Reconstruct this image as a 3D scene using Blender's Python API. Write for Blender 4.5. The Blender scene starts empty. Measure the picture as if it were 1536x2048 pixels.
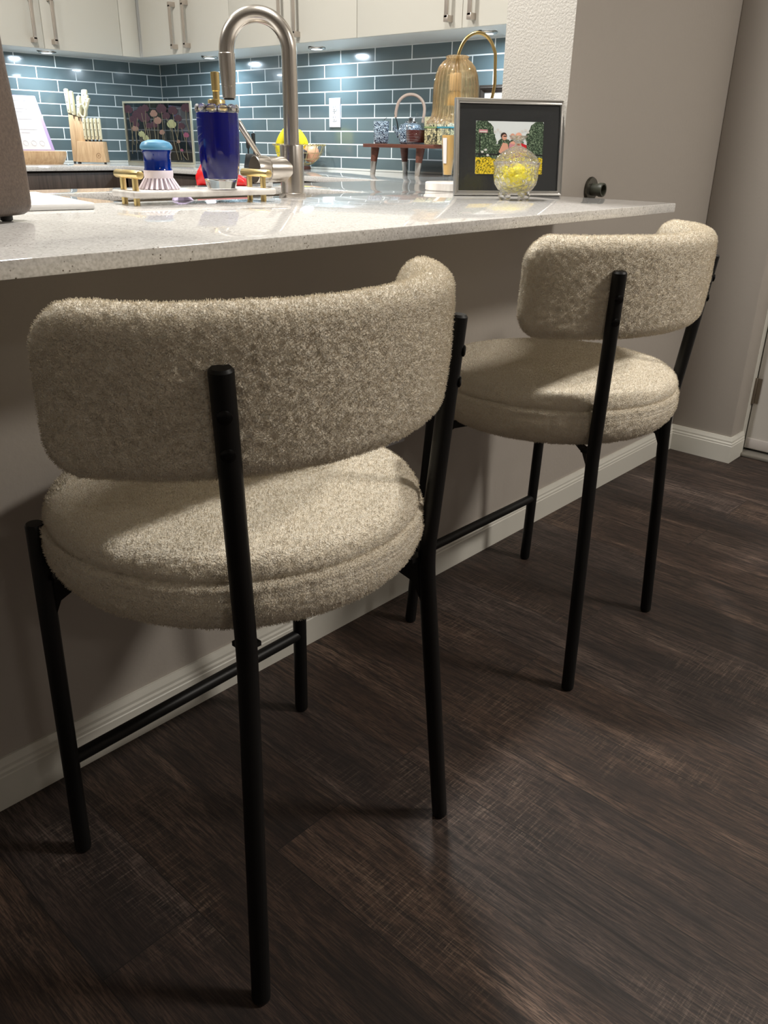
import bpy, bmesh, math, random
from mathutils import Vector, Matrix
PI = math.pi
S = bpy.context.scene
COL = S.collection

# ------------------------------------------------------------------ camera
cd = bpy.data.cameras.new('camera'); cam = bpy.data.objects.new('camera', cd); COL.objects.link(cam)
cd.sensor_fit = 'VERTICAL'; cd.sensor_height = 36.0; cd.sensor_width = 27.0
cd.lens = 1640.08 / 2048 * 36.0; cd.clip_start = .02
YAW, PITCH, ROLL, CAMH = .83405, .42217, .01761, 1.02801
fw = Vector((math.sin(YAW)*math.cos(PITCH), math.cos(YAW)*math.cos(PITCH), -math.sin(PITCH)))
rt = Vector((math.cos(YAW), -math.sin(YAW), 0)); up = rt.cross(fw)
r2 = math.cos(ROLL)*rt + math.sin(ROLL)*up; u2 = -math.sin(ROLL)*rt + math.cos(ROLL)*up
M = Matrix((r2, u2, -fw)).transposed().to_4x4(); M.translation = (0, 0, CAMH)
cam.matrix_world = M
S.camera = cam

# ------------------------------------------------------------------ world, lights, exposure
S.view_settings.view_transform = 'Standard'; S.view_settings.look = 'None'
S.view_settings.gamma = 1.0; S.view_settings.exposure = 0.0; S.view_settings.use_curve_mapping = False
w = bpy.data.worlds.new('world'); S.world = w; w.use_nodes = True
w.node_tree.nodes['Background'].inputs[0].default_value = (.9, .85, .8, 1)
w.node_tree.nodes['Background'].inputs[1].default_value = .02

def area(name, loc, size, power, color, target=None, spread=PI):
    l = bpy.data.lights.new(name, 'AREA'); l.shape = 'DISK'; l.size = size; l.energy = power; l.color = color
    l.spread = spread
    o = bpy.data.objects.new(name, l); COL.objects.link(o); o.location = loc
    if target:
        o.rotation_euler = (Vector(target)-Vector(loc)).to_track_quat('-Z', 'Y').to_euler()
    return o
WARM = (1.0, .935, .85); COOL = (.72, .87, 1.0); NEUT = (1.0, .965, .91)
area('kitchen_ceiling_light_a', (1.25, 2.55, 2.42), .16, 42, NEUT)
area('kitchen_ceiling_light_b', (.1, 2.75, 2.42), .16, 30, NEUT)
area('kitchen_ceiling_light_c', (1.25, 1.25, 2.42), .14, 30, NEUT)
area('dining_ceiling_light_a', (2.2, -1.1, 2.42), .5, 62, WARM)
area('dining_ceiling_light_b', (-.2, -2.6, 2.42), .3, 9, WARM)
PUCKS = [(2.17, 4.17), (2.76, 3.70), (2.76, 2.94), (2.73, 2.02)]
for i, (x, y) in enumerate(PUCKS):
    area('under_cabinet_lamp', (x, y, 1.388), .05, 3.5, COOL)

# ------------------------------------------------------------------ materials
def sr(r, g, b):
    f = lambda c: (c/255/12.92) if c/255 <= .04045 else ((c/255+.055)/1.055)**2.4
    return (f(r), f(g), f(b), 1)
def mat(name, color=(.5,.5,.5,1), rough=.5, metal=0, **kw):
    m = bpy.data.materials.new(name); m.use_nodes = True
    b = m.node_tree.nodes['Principled BSDF']
    b.inputs['Base Color'].default_value = color; b.inputs['Roughness'].default_value = rough; b.inputs['Metallic'].default_value = metal
    for k, v in kw.items(): b.inputs[k.replace('_', ' ')].default_value = v
    return m
def N(m, t, **kw):
    n = m.node_tree.nodes.new(t)
    for k, v in kw.items():
        if k.startswith('i_'):
            key = k[2:]; key = int(key) if key.isdigit() else key.replace('_', ' ')
            n.inputs[key].default_value = v
        else: setattr(n, k, v)
    return n
def L(m, a, b): m.node_tree.links.new(a, b)
def P(m): return m.node_tree.nodes['Principled BSDF']
def coords(m, scale=(1,1,1), rot=(0,0,0), loc=(0,0,0)):
    t = N(m, 'ShaderNodeTexCoord'); mp = N(m, 'ShaderNodeMapping')
    mp.inputs['Scale'].default_value = scale; mp.inputs['Rotation'].default_value = rot; mp.inputs['Location'].default_value = loc
    L(m, t.outputs['Object'], mp.inputs[0]); return mp.outputs[0]
def ramp(m, fac, stops, interp='LINEAR'):
    r = N(m, 'ShaderNodeValToRGB'); r.color_ramp.interpolation = interp
    e = r.color_ramp.elements
    while len(e) < len(stops): e.new(.5)
    for x, (p, c) in zip(e, stops): x.position = p; x.color = c
    L(m, fac, r.inputs[0]); return r.outputs[0]
def noise(m, vec, scale, detail=4, rough=.5, dist=0):
    n = N(m, 'ShaderNodeTexNoise'); n.inputs['Scale'].default_value = scale; n.inputs['Detail'].default_value = detail
    n.inputs['Roughness'].default_value = rough; n.inputs['Distortion'].default_value = dist
    L(m, vec, n.inputs['Vector']); return n.outputs[0]
def mix(m, fac, a, b, mode='MIX'):
    n = N(m, 'ShaderNodeMix', data_type='RGBA', blend_type=mode)
    for s, v in ((0, fac), (6, a), (7, b)):
        if hasattr(v, 'links'): L(m, v, n.inputs[s])
        else: n.inputs[s].default_value = v
    return n.outputs[2]
def bump(m, h, strength, dist=.001, chain=None):
    n = N(m, 'ShaderNodeBump'); n.inputs['Strength'].default_value = strength; n.inputs['Distance'].default_value = dist
    L(m, h, n.inputs['Height'])
    if chain: L(m, chain, n.inputs['Normal'])
    return n.outputs[0]

def m_paint(name, col, bscale=120, bstr=.15, rough=.55):
    m = mat(name, col, rough); v = coords(m)
    L(m, bump(m, noise(m, v, bscale, 3), bstr, .002), P(m).inputs['Normal']); return m
M_GREY = m_paint('wall_paint_grey', sr(168, 161, 153))
M_CEIL = m_paint('ceiling_paint', sr(222, 218, 210))
M_TRIM = mat('trim_white', sr(206, 204, 195), .35)
M_DOOR = mat('door_white', sr(222, 218, 212), .4)
M_TEX = mat('textured_white_paint', sr(176, 172, 165), .6)
v = coords(M_TEX); nn = noise(M_TEX, v, 190, 3, .5, .4)
L(M_TEX, bump(M_TEX, ramp(M_TEX, nn, [(.38, (0,0,0,1)), (.62, (1,1,1,1))]), .45, .0015), P(M_TEX).inputs['Normal'])

# floor planks, long axis along world Y
M_FLOOR = mat('dark_plank_floor', rough=.42); m = M_FLOOR
tc = N(m, 'ShaderNodeTexCoord'); sp = N(m, 'ShaderNodeSeparateXYZ'); L(m, tc.outputs['Object'], sp.inputs[0])
cb = N(m, 'ShaderNodeCombineXYZ'); L(m, sp.outputs[1], cb.inputs[0]); L(m, sp.outputs[0], cb.inputs[1])
br = N(m, 'ShaderNodeTexBrick', offset=.37, offset_frequency=2); L(m, cb.outputs[0], br.inputs['Vector'])
br.inputs['Scale'].default_value = 1; br.inputs['Brick Width'].default_value = 1.22; br.inputs['Row Height'].default_value = .152
br.inputs['Mortar Size'].default_value = .0009; br.inputs['Mortar Smooth'].default_value = .3; br.inputs['Bias'].default_value = 0
br.inputs['Color1'].default_value = (0,0,0,1); br.inputs['Color2'].default_value = (1,1,1,1); br.inputs['Mortar'].default_value = (.3,.3,.3,1)
rnd = N(m, 'ShaderNodeSeparateColor'); L(m, br.outputs['Color'], rnd.inputs[0])
# shift the grain per plank
ad = N(m, 'ShaderNodeVectorMath', operation='MULTIPLY_ADD'); 
rv = N(m, 'ShaderNodeCombineXYZ'); L(m, rnd.outputs[0], rv.inputs[0]); L(m, rnd.outputs[0], rv.inputs[1])
L(m, rv.outputs[0], ad.inputs[0]); ad.inputs[1].default_value = (7.3, 3.1, 0); L(m, cb.outputs[0], ad.inputs[2])
def sc(vec, s):
    n = N(m, 'ShaderNodeVectorMath', operation='MULTIPLY'); L(m, vec, n.inputs[0]); n.inputs[1].default_value = s; return n.outputs[0]
g1 = noise(m, sc(ad.outputs[0], (8, 120, 1)), 1, 9, .78, .8)          # long fine grain
g2 = noise(m, sc(ad.outputs[0], (1.6, 9, 1)), 1, 4, .55, 1.2)         # broad streaks
g3 = noise(m, sc(ad.outputs[0], (260, 12, 1)), 1, 4, .7, .3)        # saw marks across the plank
g4 = noise(m, sc(cb.outputs[0], (2.3, 3.5, 1)), 1, 3, .5)
g5 = noise(m, sc(ad.outputs[0], (30, 420, 1)), 1, 3, .7)
c = ramp(m, g2, [(.30, sr(49, 40, 36)), (.46, sr(72, 58, 50)), (.58, sr(88, 73, 64)), (.70, sr(126, 109, 97))])
c = mix(m, ramp(m, g1, [(.40, (1,1,1,1)), (.56, (0,0,0,1))]), c, sr(30, 24, 21))
mk = N(m, 'ShaderNodeMath', operation='MULTIPLY'); L(m, ramp(m, g3, [(.50, (0,0,0,1)), (.66, (1,1,1,1))]), mk.inputs[0]); L(m, ramp(m, g4, [(.50, (0,0,0,1)), (.62, (.9,.9,.9,1))]), mk.inputs[1])
c = mix(m, mk.outputs[0], c, sr(122, 108, 96))
c = mix(m, ramp(m, g5, [(.42, (.8,.8,.8,1)), (.56, (0,0,0,1))]), c, sr(34, 28, 26))
tone = ramp(m, rnd.outputs[0], [(0, (.62,.56,.54,1)), (.3, (1.05,.92,.82,1)), (.6, (.80,.82,.90,1)), (1, (1.30,1.14,1.02,1))])
c = mix(m, 1.0, c, tone, 'MULTIPLY')
c = mix(m, br.outputs['Fac'], c, sr(22, 18, 16))
L(m, c, P(m).inputs['Base Color'])
b1 = bump(m, g5, .5, .0008); b1 = bump(m, g1, .35, .0012, b1)
L(m, b1, P(m).inputs['Normal'])
L(m, ramp(m, g1, [(.3, (.72,.72,.72,1)), (.7, (.52,.52,.52,1))]), P(m).inputs['Roughness'])

def m_tile(name, axis, shift, zshift):
    m = mat(name, rough=.12, Coat_Weight=.4, Coat_Roughness=.04)
    tc = N(m, 'ShaderNodeTexCoord'); sp = N(m, 'ShaderNodeSeparateXYZ'); L(m, tc.outputs['Object'], sp.inputs[0])
    cb = N(m, 'ShaderNodeCombineXYZ')
    a = N(m, 'ShaderNodeMath', operation='ADD'); L(m, sp.outputs[axis], a.inputs[0]); a.inputs[1].default_value = shift
    z = N(m, 'ShaderNodeMath', operation='ADD'); L(m, sp.outputs[2], z.inputs[0]); z.inputs[1].default_value = zshift
    L(m, a.outputs[0], cb.inputs[0]); L(m, z.outputs[0], cb.inputs[1])
    br = N(m, 'ShaderNodeTexBrick', offset=.5, offset_frequency=2); L(m, cb.outputs[0], br.inputs['Vector'])
    br.inputs['Scale'].default_value = 1; br.inputs['Brick Width'].default_value = .208; br.inputs['Row Height'].default_value = .054
    br.inputs['Mortar Size'].default_value = .0026; br.inputs['Mortar Smooth'].default_value = .15
    br.inputs['Color1'].default_value = sr(84, 99, 103); br.inputs['Color2'].default_value = sr(98, 111, 113); br.inputs['Mortar'].default_value = sr(226, 230, 230)
    L(m, br.outputs['Color'], P(m).inputs['Base Color'])
    L(m, ramp(m, br.outputs['Fac'], [(0, (.17,.17,.17,1)), (1, (.7,.7,.7,1))]), P(m).inputs['Roughness'])
    inv = N(m, 'ShaderNodeMath', operation='SUBTRACT'); inv.inputs[0].default_value = 1; L(m, br.outputs['Fac'], inv.inputs[1])
    b = bump(m, inv.outputs[0], .6, .0012)
    wv = noise(m, tc.outputs['Object'], 9, 2)
    L(m, bump(m, wv, .12, .004, b), P(m).inputs['Normal']); return m
M_TILE_R = m_tile('blue_glass_tile_right', 1, -2.832 + .208*20, -.914 + .054*20)
M_TILE_B = m_tile('blue_glass_tile_back', 0, -2.190 + .208*20, -.914 + .054*20)

M_QUARTZ = mat('white_quartz', rough=.06, Specular_IOR_Level=.5, Coat_Weight=.35, Coat_Roughness=.012, Coat_IOR=1.5); m = M_QUARTZ
v = coords(m)
c = ramp(m, noise(m, v, 260, 3), [(.35, sr(190, 188, 184)), (.55, sr(211, 209, 206)), (.75, sr(222, 220, 217))])
vo = N(m, 'ShaderNodeTexVoronoi'); vo.inputs['Scale'].default_value = 210; L(m, v, vo.inputs['Vector'])
sm = ramp(m, noise(m, v, 33, 2), [(.50, (0,0,0,1)), (.60, (1,1,1,1))])
sk = N(m, 'ShaderNodeMath', operation='MULTIPLY'); L(m, ramp(m, vo.outputs['Distance'], [(.16, (1,1,1,1)), (.26, (0,0,0,1))]), sk.inputs[0]); L(m, sm, sk.inputs[1])
c = mix(m, sk.outputs[0], c, sr(88, 78, 66))
L(m, c, P(m).inputs['Base Color'])

def m_boucle():
    m = mat('cream_boucle', rough=1.0, Sheen_Weight=.5, Sheen_Roughness=.5, Specular_IOR_Level=.05); v = coords(m)
    vo = N(m, 'ShaderNodeTexVoronoi'); vo.inputs['Scale'].default_value = 420; L(m, v, vo.inputs['Vector'])
    n1 = noise(m, v, 260, 3, .6, 1.5)
    c = ramp(m, n1, [(.32, sr(238, 224, 200)), (.52, sr(254, 243, 221)), (.7, sr(255, 249, 234))])
    L(m, c, P(m).inputs['Base Color'])
    b = bump(m, vo.outputs['Distance'], .8, -.0018); L(m, bump(m, n1, .8, .003, b), P(m).inputs['Normal']); return m
M_BOUCLE = m_boucle()
M_BLACK = mat('black_powder_coat', (.004, .004, .004, 1), .45, Specular_IOR_Level=.3)
M_SCREW = mat('black_screw', (.01, .01, .01, 1), .25, .6)
M_CAB = mat('cabinet_cream', sr(198, 195, 185), .45)
M_CABIN = mat('cabinet_underside', sr(206, 206, 202), .35)
def m_wood(name, c1, c2, s=(3, 3, 40), rough=.45, dist=1.5):
    m = mat(name, rough=rough); v = coords(m, s)
    n1 = noise(m, v, 1, 6, .6, dist)
    L(m, ramp(m, n1, [(.3, c1), (.7, c2)]), P(m).inputs['Base Color'])
    L(m, bump(m, n1, .2, .0006), P(m).inputs['Normal']); return m
M_DKWOOD = m_wood('dark_wood_cabinet', sr(52, 43, 38), sr(84, 72, 64), (60, 60, 3))
M_LWOOD = m_wood('light_wood', sr(176, 140, 102), sr(210, 178, 138), (60, 60, 6))
M_WALNUT = m_wood('walnut', sr(72, 38, 26), sr(112, 64, 46), (40, 6, 40))
def m_brushed(name, col, s=(4, 4, 400), r=.28):
    m = mat(name, col, r, 1); v = coords(m, s); n1 = noise(m, v, 1, 3)
    L(m, bump(m, n1, .08, .0005), P(m).inputs['Normal']); return m
M_NICKEL = m_brushed('brushed_nickel', sr(204, 198, 190), (300, 300, 4), .27)
M_NICKELD = mat('nickel_end_cap', sr(110, 98, 86), .4, .8)
M_HANDLE = mat('handle_nickel', sr(188, 178, 168), .38, .75)
M_STEEL = mat('sink_steel', sr(150, 142, 130), .35, .9)
M_GOLD = mat('brushed_gold', sr(226, 202, 142), .3, 1)
M_BRASS = mat('antique_brass', sr(204, 180, 122), .28, 1)
M_SILVER = mat('silver_frame', sr(178, 176, 172), .28, .85)
M_WHITE = mat('white_plastic', sr(236, 236, 234), .4)
M_OUTLET = mat('outlet_white', sr(205, 207, 214), .35)
M_BLACKPL = mat('black_plastic', (.012,.012,.012,1), .35)
M_MARBLE = mat('white_marble', rough=.3); m = M_MARBLE; v = coords(m)
L(m, ramp(m, noise(m, v, 9, 6, .6, 2), [(.4, sr(232, 228, 222)), (.62, sr(206, 200, 194))]), P(m).inputs['Base Color'])
def m_glass(name, col=(1,1,1,1), rough=.02, ior=1.45):
    return mat(name, col, rough, Transmission_Weight=1.0, IOR=ior)
M_GLASS = m_glass('clear_glass')
def m_thin(name, tint, refl=1.5, glass=0.0, gmat=None):
    m = bpy.data.materials.new(name); m.use_nodes = True; nt = m.node_tree; nt.nodes.remove(nt.nodes['Principled BSDF'])
    tr = nt.nodes.new('ShaderNodeBsdfTransparent'); tr.inputs[0].default_value = tint
    gl_ = nt.nodes.new('ShaderNodeBsdfGlossy'); gl_.inputs['Roughness'].default_value = .03
    lw = nt.nodes.new('ShaderNodeLayerWeight'); lw.inputs[0].default_value = .22
    fr = nt.nodes.new('ShaderNodeMath'); fr.operation = 'MULTIPLY_ADD'; fr.inputs[1].default_value = .42; fr.inputs[2].default_value = .01; nt.links.new(lw.outputs[1], fr.inputs[0])
    mx = nt.nodes.new('ShaderNodeMixShader'); nt.links.new(fr.outputs[0], mx.inputs[0]); nt.links.new(tr.outputs[0], mx.inputs[1]); nt.links.new(gl_.outputs[0], mx.inputs[2])
    nt.links.new(mx.outputs[0], nt.nodes['Material Output'].inputs[0]); return m
M_THIN = m_thin('thin_clear_glass', (.97, .98, .98, 1), 1.35)
M_SMOKE = m_thin('smoked_pane', (.42, .42, .43, 1), 1.5)
def see_through(m, amount, tint):
    nt = m.node_tree; tr = nt.nodes.new('ShaderNodeBsdfTransparent'); tr.inputs[0].default_value = tint
    mx = nt.nodes.new('ShaderNodeMixShader'); mx.inputs[0].default_value = amount
    nt.links.new(P(m).outputs[0], mx.inputs[1]); nt.links.new(tr.outputs[0], mx.inputs[2]); nt.links.new(mx.outputs[0], nt.nodes['Material Output'].inputs[0])
M_CRYSTAL = m_glass('cut_crystal', (1,1,1,1), .03, 1.5); m = M_CRYSTAL; v = coords(m)
vo = N(m, 'ShaderNodeTexVoronoi'); vo.inputs['Scale'].default_value = 120; L(m, v, vo.inputs['Vector'])
L(m, bump(m, vo.outputs['Distance'], .8, .004), P(m).inputs['Normal'])
M_AMBER = m_glass('amber_glass', (.95, .82, .62, 1), .04, 1.42)
see_through(M_CRYSTAL, .3, (1, 1, 1, 1)); see_through(M_AMBER, .3, (.93, .82, .66, 1))
M_BLUELIQ = mat('blue_liquid', (.0, .003, .24, 1), .12, Specular_IOR_Level=.3)
M_BLUETR = mat('blue_clear_plastic', (.0, .02, .22, 1), .08, Coat_Weight=.6)
M_LTBLUE = mat('light_blue_plastic', sr(92, 150, 186), .35)
M_BRISTLE = mat('lilac_white_bristle', sr(240, 230, 240), .5)
M_PORC = mat('porcelain_white', sr(234, 236, 238), .15)
def m_floral():
    m = mat('blue_white_floral_porcelain', rough=.15); v = coords(m)
    n = noise(m, v, 120, 2, .5, 2.5)
    L(m, ramp(m, n, [(.47, sr(20, 26, 48)), (.53, sr(150, 176, 198)), (.64, sr(210, 222, 230))], 'LINEAR'), P(m).inputs['Base Color']); return m
M_FLORAL = m_floral()
M_CANE = mat('cane_handle', sr(168, 148, 134), .6)
M_HONEY = mat('dark_honey', (.075, .006, .004, 1), .12, Coat_Weight=.6)
M_PEACH = mat('peach_liquid', sr(222, 178, 108), .25, Coat_Weight=.5)
M_PAPER = mat('white_paper', sr(214, 211, 212), .7)
M_LILAC = mat('lilac_cover', sr(190, 166, 214), .5)
M_RED = mat('red_silicone', sr(214, 34, 36), .4)
M_BANANA = mat('banana_yellow', sr(226, 208, 30), .45)
M_AVOC = mat('dark_avocado', sr(46, 34, 28), .5)
M_ONION = mat('brown_onion', sr(206, 152, 118), .4)
M_WIRE = mat('gold_wire', sr(196, 178, 128), .3, .9)
M_CREAM = mat('cream_knife_handle', sr(216, 208, 178), .35)
M_MAT = mat('black_mat_board', (.012,.012,.013,1), .6)
M_LEATHER = mat('brown_leather', rough=.5); m = M_LEATHER; v = coords(m)
n1 = noise(m, v, 260, 4, .6); L(m, ramp(m, n1, [(.3, sr(74, 62, 54)), (.7, sr(98, 83, 72))]), P(m).inputs['Base Color'])
L(m, bump(m, n1, .5, .001), P(m).inputs['Normal'])
M_BRONZE = mat('dark_bronze', sr(88, 86, 78), .25, .7)
M_HINGE = mat('hinge_metal', sr(142, 132, 118), .35, .8)
def m_emit(name, col, s):
    m = mat(name, (0,0,0,1)); P(m).inputs['Emission Color'].default_value = col; P(m).inputs['Emission Strength'].default_value = s; return m
M_LED = m_emit('led_disc', (.85, .95, 1, 1), 6)
M_YELLOWWRAP = mat('yellow_wrapper', sr(252, 240, 70), .35)

# ------------------------------------------------------------------ mesh builder
class MB:
    def __init__(s): s.b = bmesh.new(); s.mi = 0
    def _mark(s, faces):
        for f in faces: f.material_index = s.mi
    def faces(s, vs, fs):
        V = [s.b.verts.new(v) for v in vs]; F = []
        for f in fs:
            try: F.append(s.b.faces.new([V[i] for i in f]))
            except ValueError: pass
        s._mark(F); return V, F
    def box(s, a, b, bev=0, seg=2):
        x0,y0,z0 = a; x1,y1,z1 = b
        V, F = s.faces([(x0,y0,z0),(x1,y0,z0),(x1,y1,z0),(x0,y1,z0),(x0,y0,z1),(x1,y0,z1),(x1,y1,z1),(x0,y1,z1)],
                       [(3,2,1,0),(4,5,6,7),(0,1,5,4),(1,2,6,5),(2,3,7,6),(3,0,4,7)])
        if bev:
            E = list({e for f in F for e in f.edges})
            r = bmesh.ops.bevel(s.b, geom=E, offset=bev, segments=seg, profile=.5, affect='EDGES'); s._mark(r['faces'])
            V = list({v for f in r['faces'] for v in f.verts} | {v for v in V if v.is_valid})
        return V
    def xf(s, V, M):
        for v in V: v.co = M @ v.co
    def rings(s, R, close=True, cap0=True, cap1=True, loop=False):
        # R: list of lists of points (same length)
        VV = [[s.b.verts.new(p) for p in r] for r in R]; n = len(R[0]); F = []
        pairs = list(zip(VV[:-1], VV[1:])) + ([(VV[-1], VV[0])] if loop else [])
        for A, B in pairs:
            for i in range(n if close else n-1):
                j = (i+1) % n; F.append(s.b.faces.new((A[i], A[j], B[j], B[i])))
        if close and not loop:
            if cap0: F.append(s.b.faces.new(VV[0][::-1]))
            if cap1: F.append(s.b.faces.new(VV[-1]))
        s._mark(F); return [v for r in VV for v in r]
    def lathe(s, prof, seg=48, c=(0,0,0), cap0=True, cap1=True, mod=None, loop=False):
        R = []
        for (r, z) in prof:
            ring = []
            for k in range(seg):
                t = 2*PI*k/seg; rr, zz = r, z
                if mod: rr, zz = mod(r, z, t)
                ring.append((c[0]+rr*math.cos(t), c[1]+rr*math.sin(t), c[2]+zz))
            R.append(ring)
        return s.rings(R, cap0=cap0, cap1=cap1, loop=loop)
    def tube(s, pts, r, seg=14, closed=False, r_end=None, flat=1.0):
        pts = [Vector(p) for p in pts]; n = len(pts); R = []
        up = None
        for i, p in enumerate(pts):
            a = pts[(i-1) % n] if (i > 0 or closed) else p; b = pts[(i+1) % n] if (i < n-1 or closed) else p
            t = (b-a).normalized()
            if up is None: up = Vector((0,0,1)) if abs(t.z) < .9 else Vector((0,1,0))
            up = (up - t*up.dot(t)).normalized(); sd = t.cross(up)
            rr = r[i] if isinstance(r, (list, tuple)) else r
            R.append([p + rr*(math.cos(2*PI*k/seg)*up*flat + math.sin(2*PI*k/seg)*sd) for k in range(seg)])
        return s.rings(R, loop=closed)
    def cyl(s, a, b, r, r1=None, seg=24, bev=0):
        a = Vector(a); b = Vector(b); r1 = r if r1 is None else r1
        if bev:
            d = (b-a).normalized()*bev
            return s.tube([a, a+d*.3, a+d, b-d, b-d*.3, b], [r-bev, r-bev*.3, r, r1, r1-bev*.3, r1-bev], seg)
        return s.tube([a, b], [r, r1], seg)
    def prism(s, poly, z0, z1):
        n = len(poly)
        return s.faces([(x,y,z0) for x,y in poly]+[(x,y,z1) for x,y in poly],
                       [tuple(range(n))[::-1], tuple(range(n, 2*n))]+[(i,(i+1)%n,n+(i+1)%n,n+i) for i in range(n)])[0]
    def sphere(s, c, r, seg=24, sc=(1,1,1)):
        prof = [(r*math.sin(PI*i/16), -r*math.cos(PI*i/16)) for i in range(1, 16)]
        V = s.lathe(prof, seg)
        for v in V: v.co = Vector((c[0]+v.co.x*sc[0], c[1]+v.co.y*sc[1], c[2]+v.co.z*sc[2]))
        return V
    def build(s, name, mats, parent=None, smooth=True, ang=35, loc=None):
        if not isinstance(mats, (list, tuple)): mats = [mats]
        bmesh.ops.recalc_face_normals(s.b, faces=s.b.faces[:])
        me = bpy.data.meshes.new(name); s.b.to_mesh(me); s.b.free()
        for m in mats: me.materials.append(m)
        if smooth:
            me.polygons.foreach_set('use_smooth', [True]*len(me.polygons)); me.set_sharp_from_angle(angle=math.radians(ang))
        o = bpy.data.objects.new(name, me); COL.objects.link(o)
        if parent: o.parent = parent
        if loc: o.location = loc
        return o
def tag(o, label=None, cat=None, group=None, kind=None):
    for k, v in (('label', label), ('category', cat), ('group', group), ('kind', kind)):
        if v: o[k] = v
    return o
def thing(name, label, cat, loc=(0,0,0), rz=0, group=None):
    o = bpy.data.objects.new(name, None); COL.objects.link(o); o.empty_display_size = .05
    o.location = loc; o.rotation_euler = (0, 0, rz); return tag(o, label, cat, group)
def one(box_a, box_b, name, m, parent=None, bev=0, **kw):
    b = MB(); b.box(box_a, box_b, bev); return b.build(name, m, parent, **kw)
def struct(o): o['kind'] = 'structure'; return o
def rotz(a, c=(0,0,0)): return Matrix.Translation(c) @ Matrix.Rotation(a, 4, 'Z') @ Matrix.Translation(-Vector(c))

# ------------------------------------------------------------------ the setting
XE, YW, YB, XK, YK, ZC = 1.937, 1.1795, 1.375, 2.906, 4.344, .914
CEIL = 2.44
struct(one((-2.6, -3.7, -.05), (4.2, 4.6, 0), 'floor', M_FLOOR))
struct(one((-2.6, -3.7, CEIL), (4.2, 4.6, CEIL+.05), 'ceiling', M_CEIL))
struct(one((-2.6, YK, 0), (XK+.1, YK+.1, CEIL), 'wall_back', M_GREY))
struct(one((XK, YB, 0), (XK+.1, YK, CEIL), 'wall_right', M_GREY))
struct(one((-2.7, -3.7, 0), (-2.6, YK, CEIL), 'wall_left', M_GREY))
struct(one((-2.6, -3.8, 0), (4.2, -3.7, CEIL), 'wall_front', M_GREY))
struct(one((-.9, YW, 0), (XE, YW+.12, ZC-.021), 'wall_half', M_GREY))
# full height wall: grey to the dining side, textured white end face
b = MB(); b.box((XE, YW, 0), (XK+.1, YB, CEIL), 0)
for f in b.b.faces:
    if f.normal.x < -.9 or f.calc_center_median().x < XE+.001: f.material_index = 1
struct(b.build('wall_center', [M_GREY, M_TEX], smooth=False))
struct(one((2.891, .958, 0), (3.0, YW, CEIL), 'wall_entry', M_GREY, bev=.004))
struct(one((3.0, .979, 0), (3.2, YW, CEIL), 'wall_entry_back', M_GREY))
struct(one((3.04, -3.7, 2.06), (3.2, .979, CEIL), 'wall_entry_header', M_GREY))
struct(one((3.04, -3.7, 0), (3.2, .03, 2.06), 'wall_entry_side', M_GREY))
# backsplash slabs
struct(one((XK-.006, YB, ZC), (XK, YK, 1.402), 'trim_1', M_TILE_R))
struct(one((-1.2, YK-.006, ZC), (XK-.006, YK, 1.402), 'trim_2', M_TILE_B))
# white caulk strips at the foot of the tile
struct(one((XK-.012, YB+.002, ZC+.0005), (XK-.006, YK-.012, ZC+.008), 'trim_3', M_TRIM))
struct(one((-1.2, YK-.012, ZC+.0005), (XK-.006, YK-.006, ZC+.008), 'trim_4', M_TRIM))
struct(one((XK-.0085, YK-.0085, ZC+.008), (XK-.0055, YK-.0055, 1.40), 'trim_7', M_TRIM))
# baseboards
def baseboard(name, p0, p1, nrm, ext0=0, ext1=0):
    # profile swept from p0 to p1, nrm = outward direction (2D)
    prof = [(0, 0), (.013, 0), (.013, .062), (.0115, .064), (.0115, .070), (.009, .074), (.009, .080), (.0065, .086), (.0045, .0925), (0, .0925)]
    p0 = Vector(p0); p1 = Vector(p1); n = Vector(nrm); d = (p1-p0).normalized(); b = MB()
    R = []
    for p, e in ((p0, -ext0), (p1, ext1)):
        R.append([(p.x+n.x*o+d.x*e*o, p.y+n.y*o+d.y*e*o, z) for o, z in prof])
    b.rings(R); return struct(b.build(name, M_TRIM, ang=20))
baseboard('baseboard_half', (-.9, YW), (2.891, YW), (0, -1), 0, -1)
baseboard('baseboard_entry', (2.891, YW), (2.891, .958), (-1, 0), -1, 1)
baseboard('baseboard_return', (2.891, .958), (3.0, .958), (0, -1), 1, 0)
# entry door
b = MB(); b.box((2.998, .9565, 0), (3.075, .9785, 2.05), .002); struct(b.build('trim_5', M_TRIM))
struct(one((2.985, .03, 0), (3.07, .956, .014), 'trim_6', mat('threshold_metal', sr(150,146,138), .4, .5), bev=.004))
door = struct(one((3.03, .032, .022), (3.07, .9525, 2.045), 'door_1', M_DOOR, bev=.002))
sw = one((3.0265, .04, .026), (3.03, .946, .062), 'door_sweep', mat('sweep_grey', sr(196, 190, 186), .5), door, bev=.001)
hg = MB()
hg.cyl((3.0245, .9545, .19), (3.0245, .9545, .285), .0065, bev=.001)
for k in range(1, 5): hg.cyl((3.0245, .9545, .19+.019*k-.0006), (3.0245, .9545, .19+.019*k+.0006), .0071)
hg.box((3.0262, .935, .192), (3.0295, .953, .283))
hg.build('hinge', M_HINGE, door)

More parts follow.
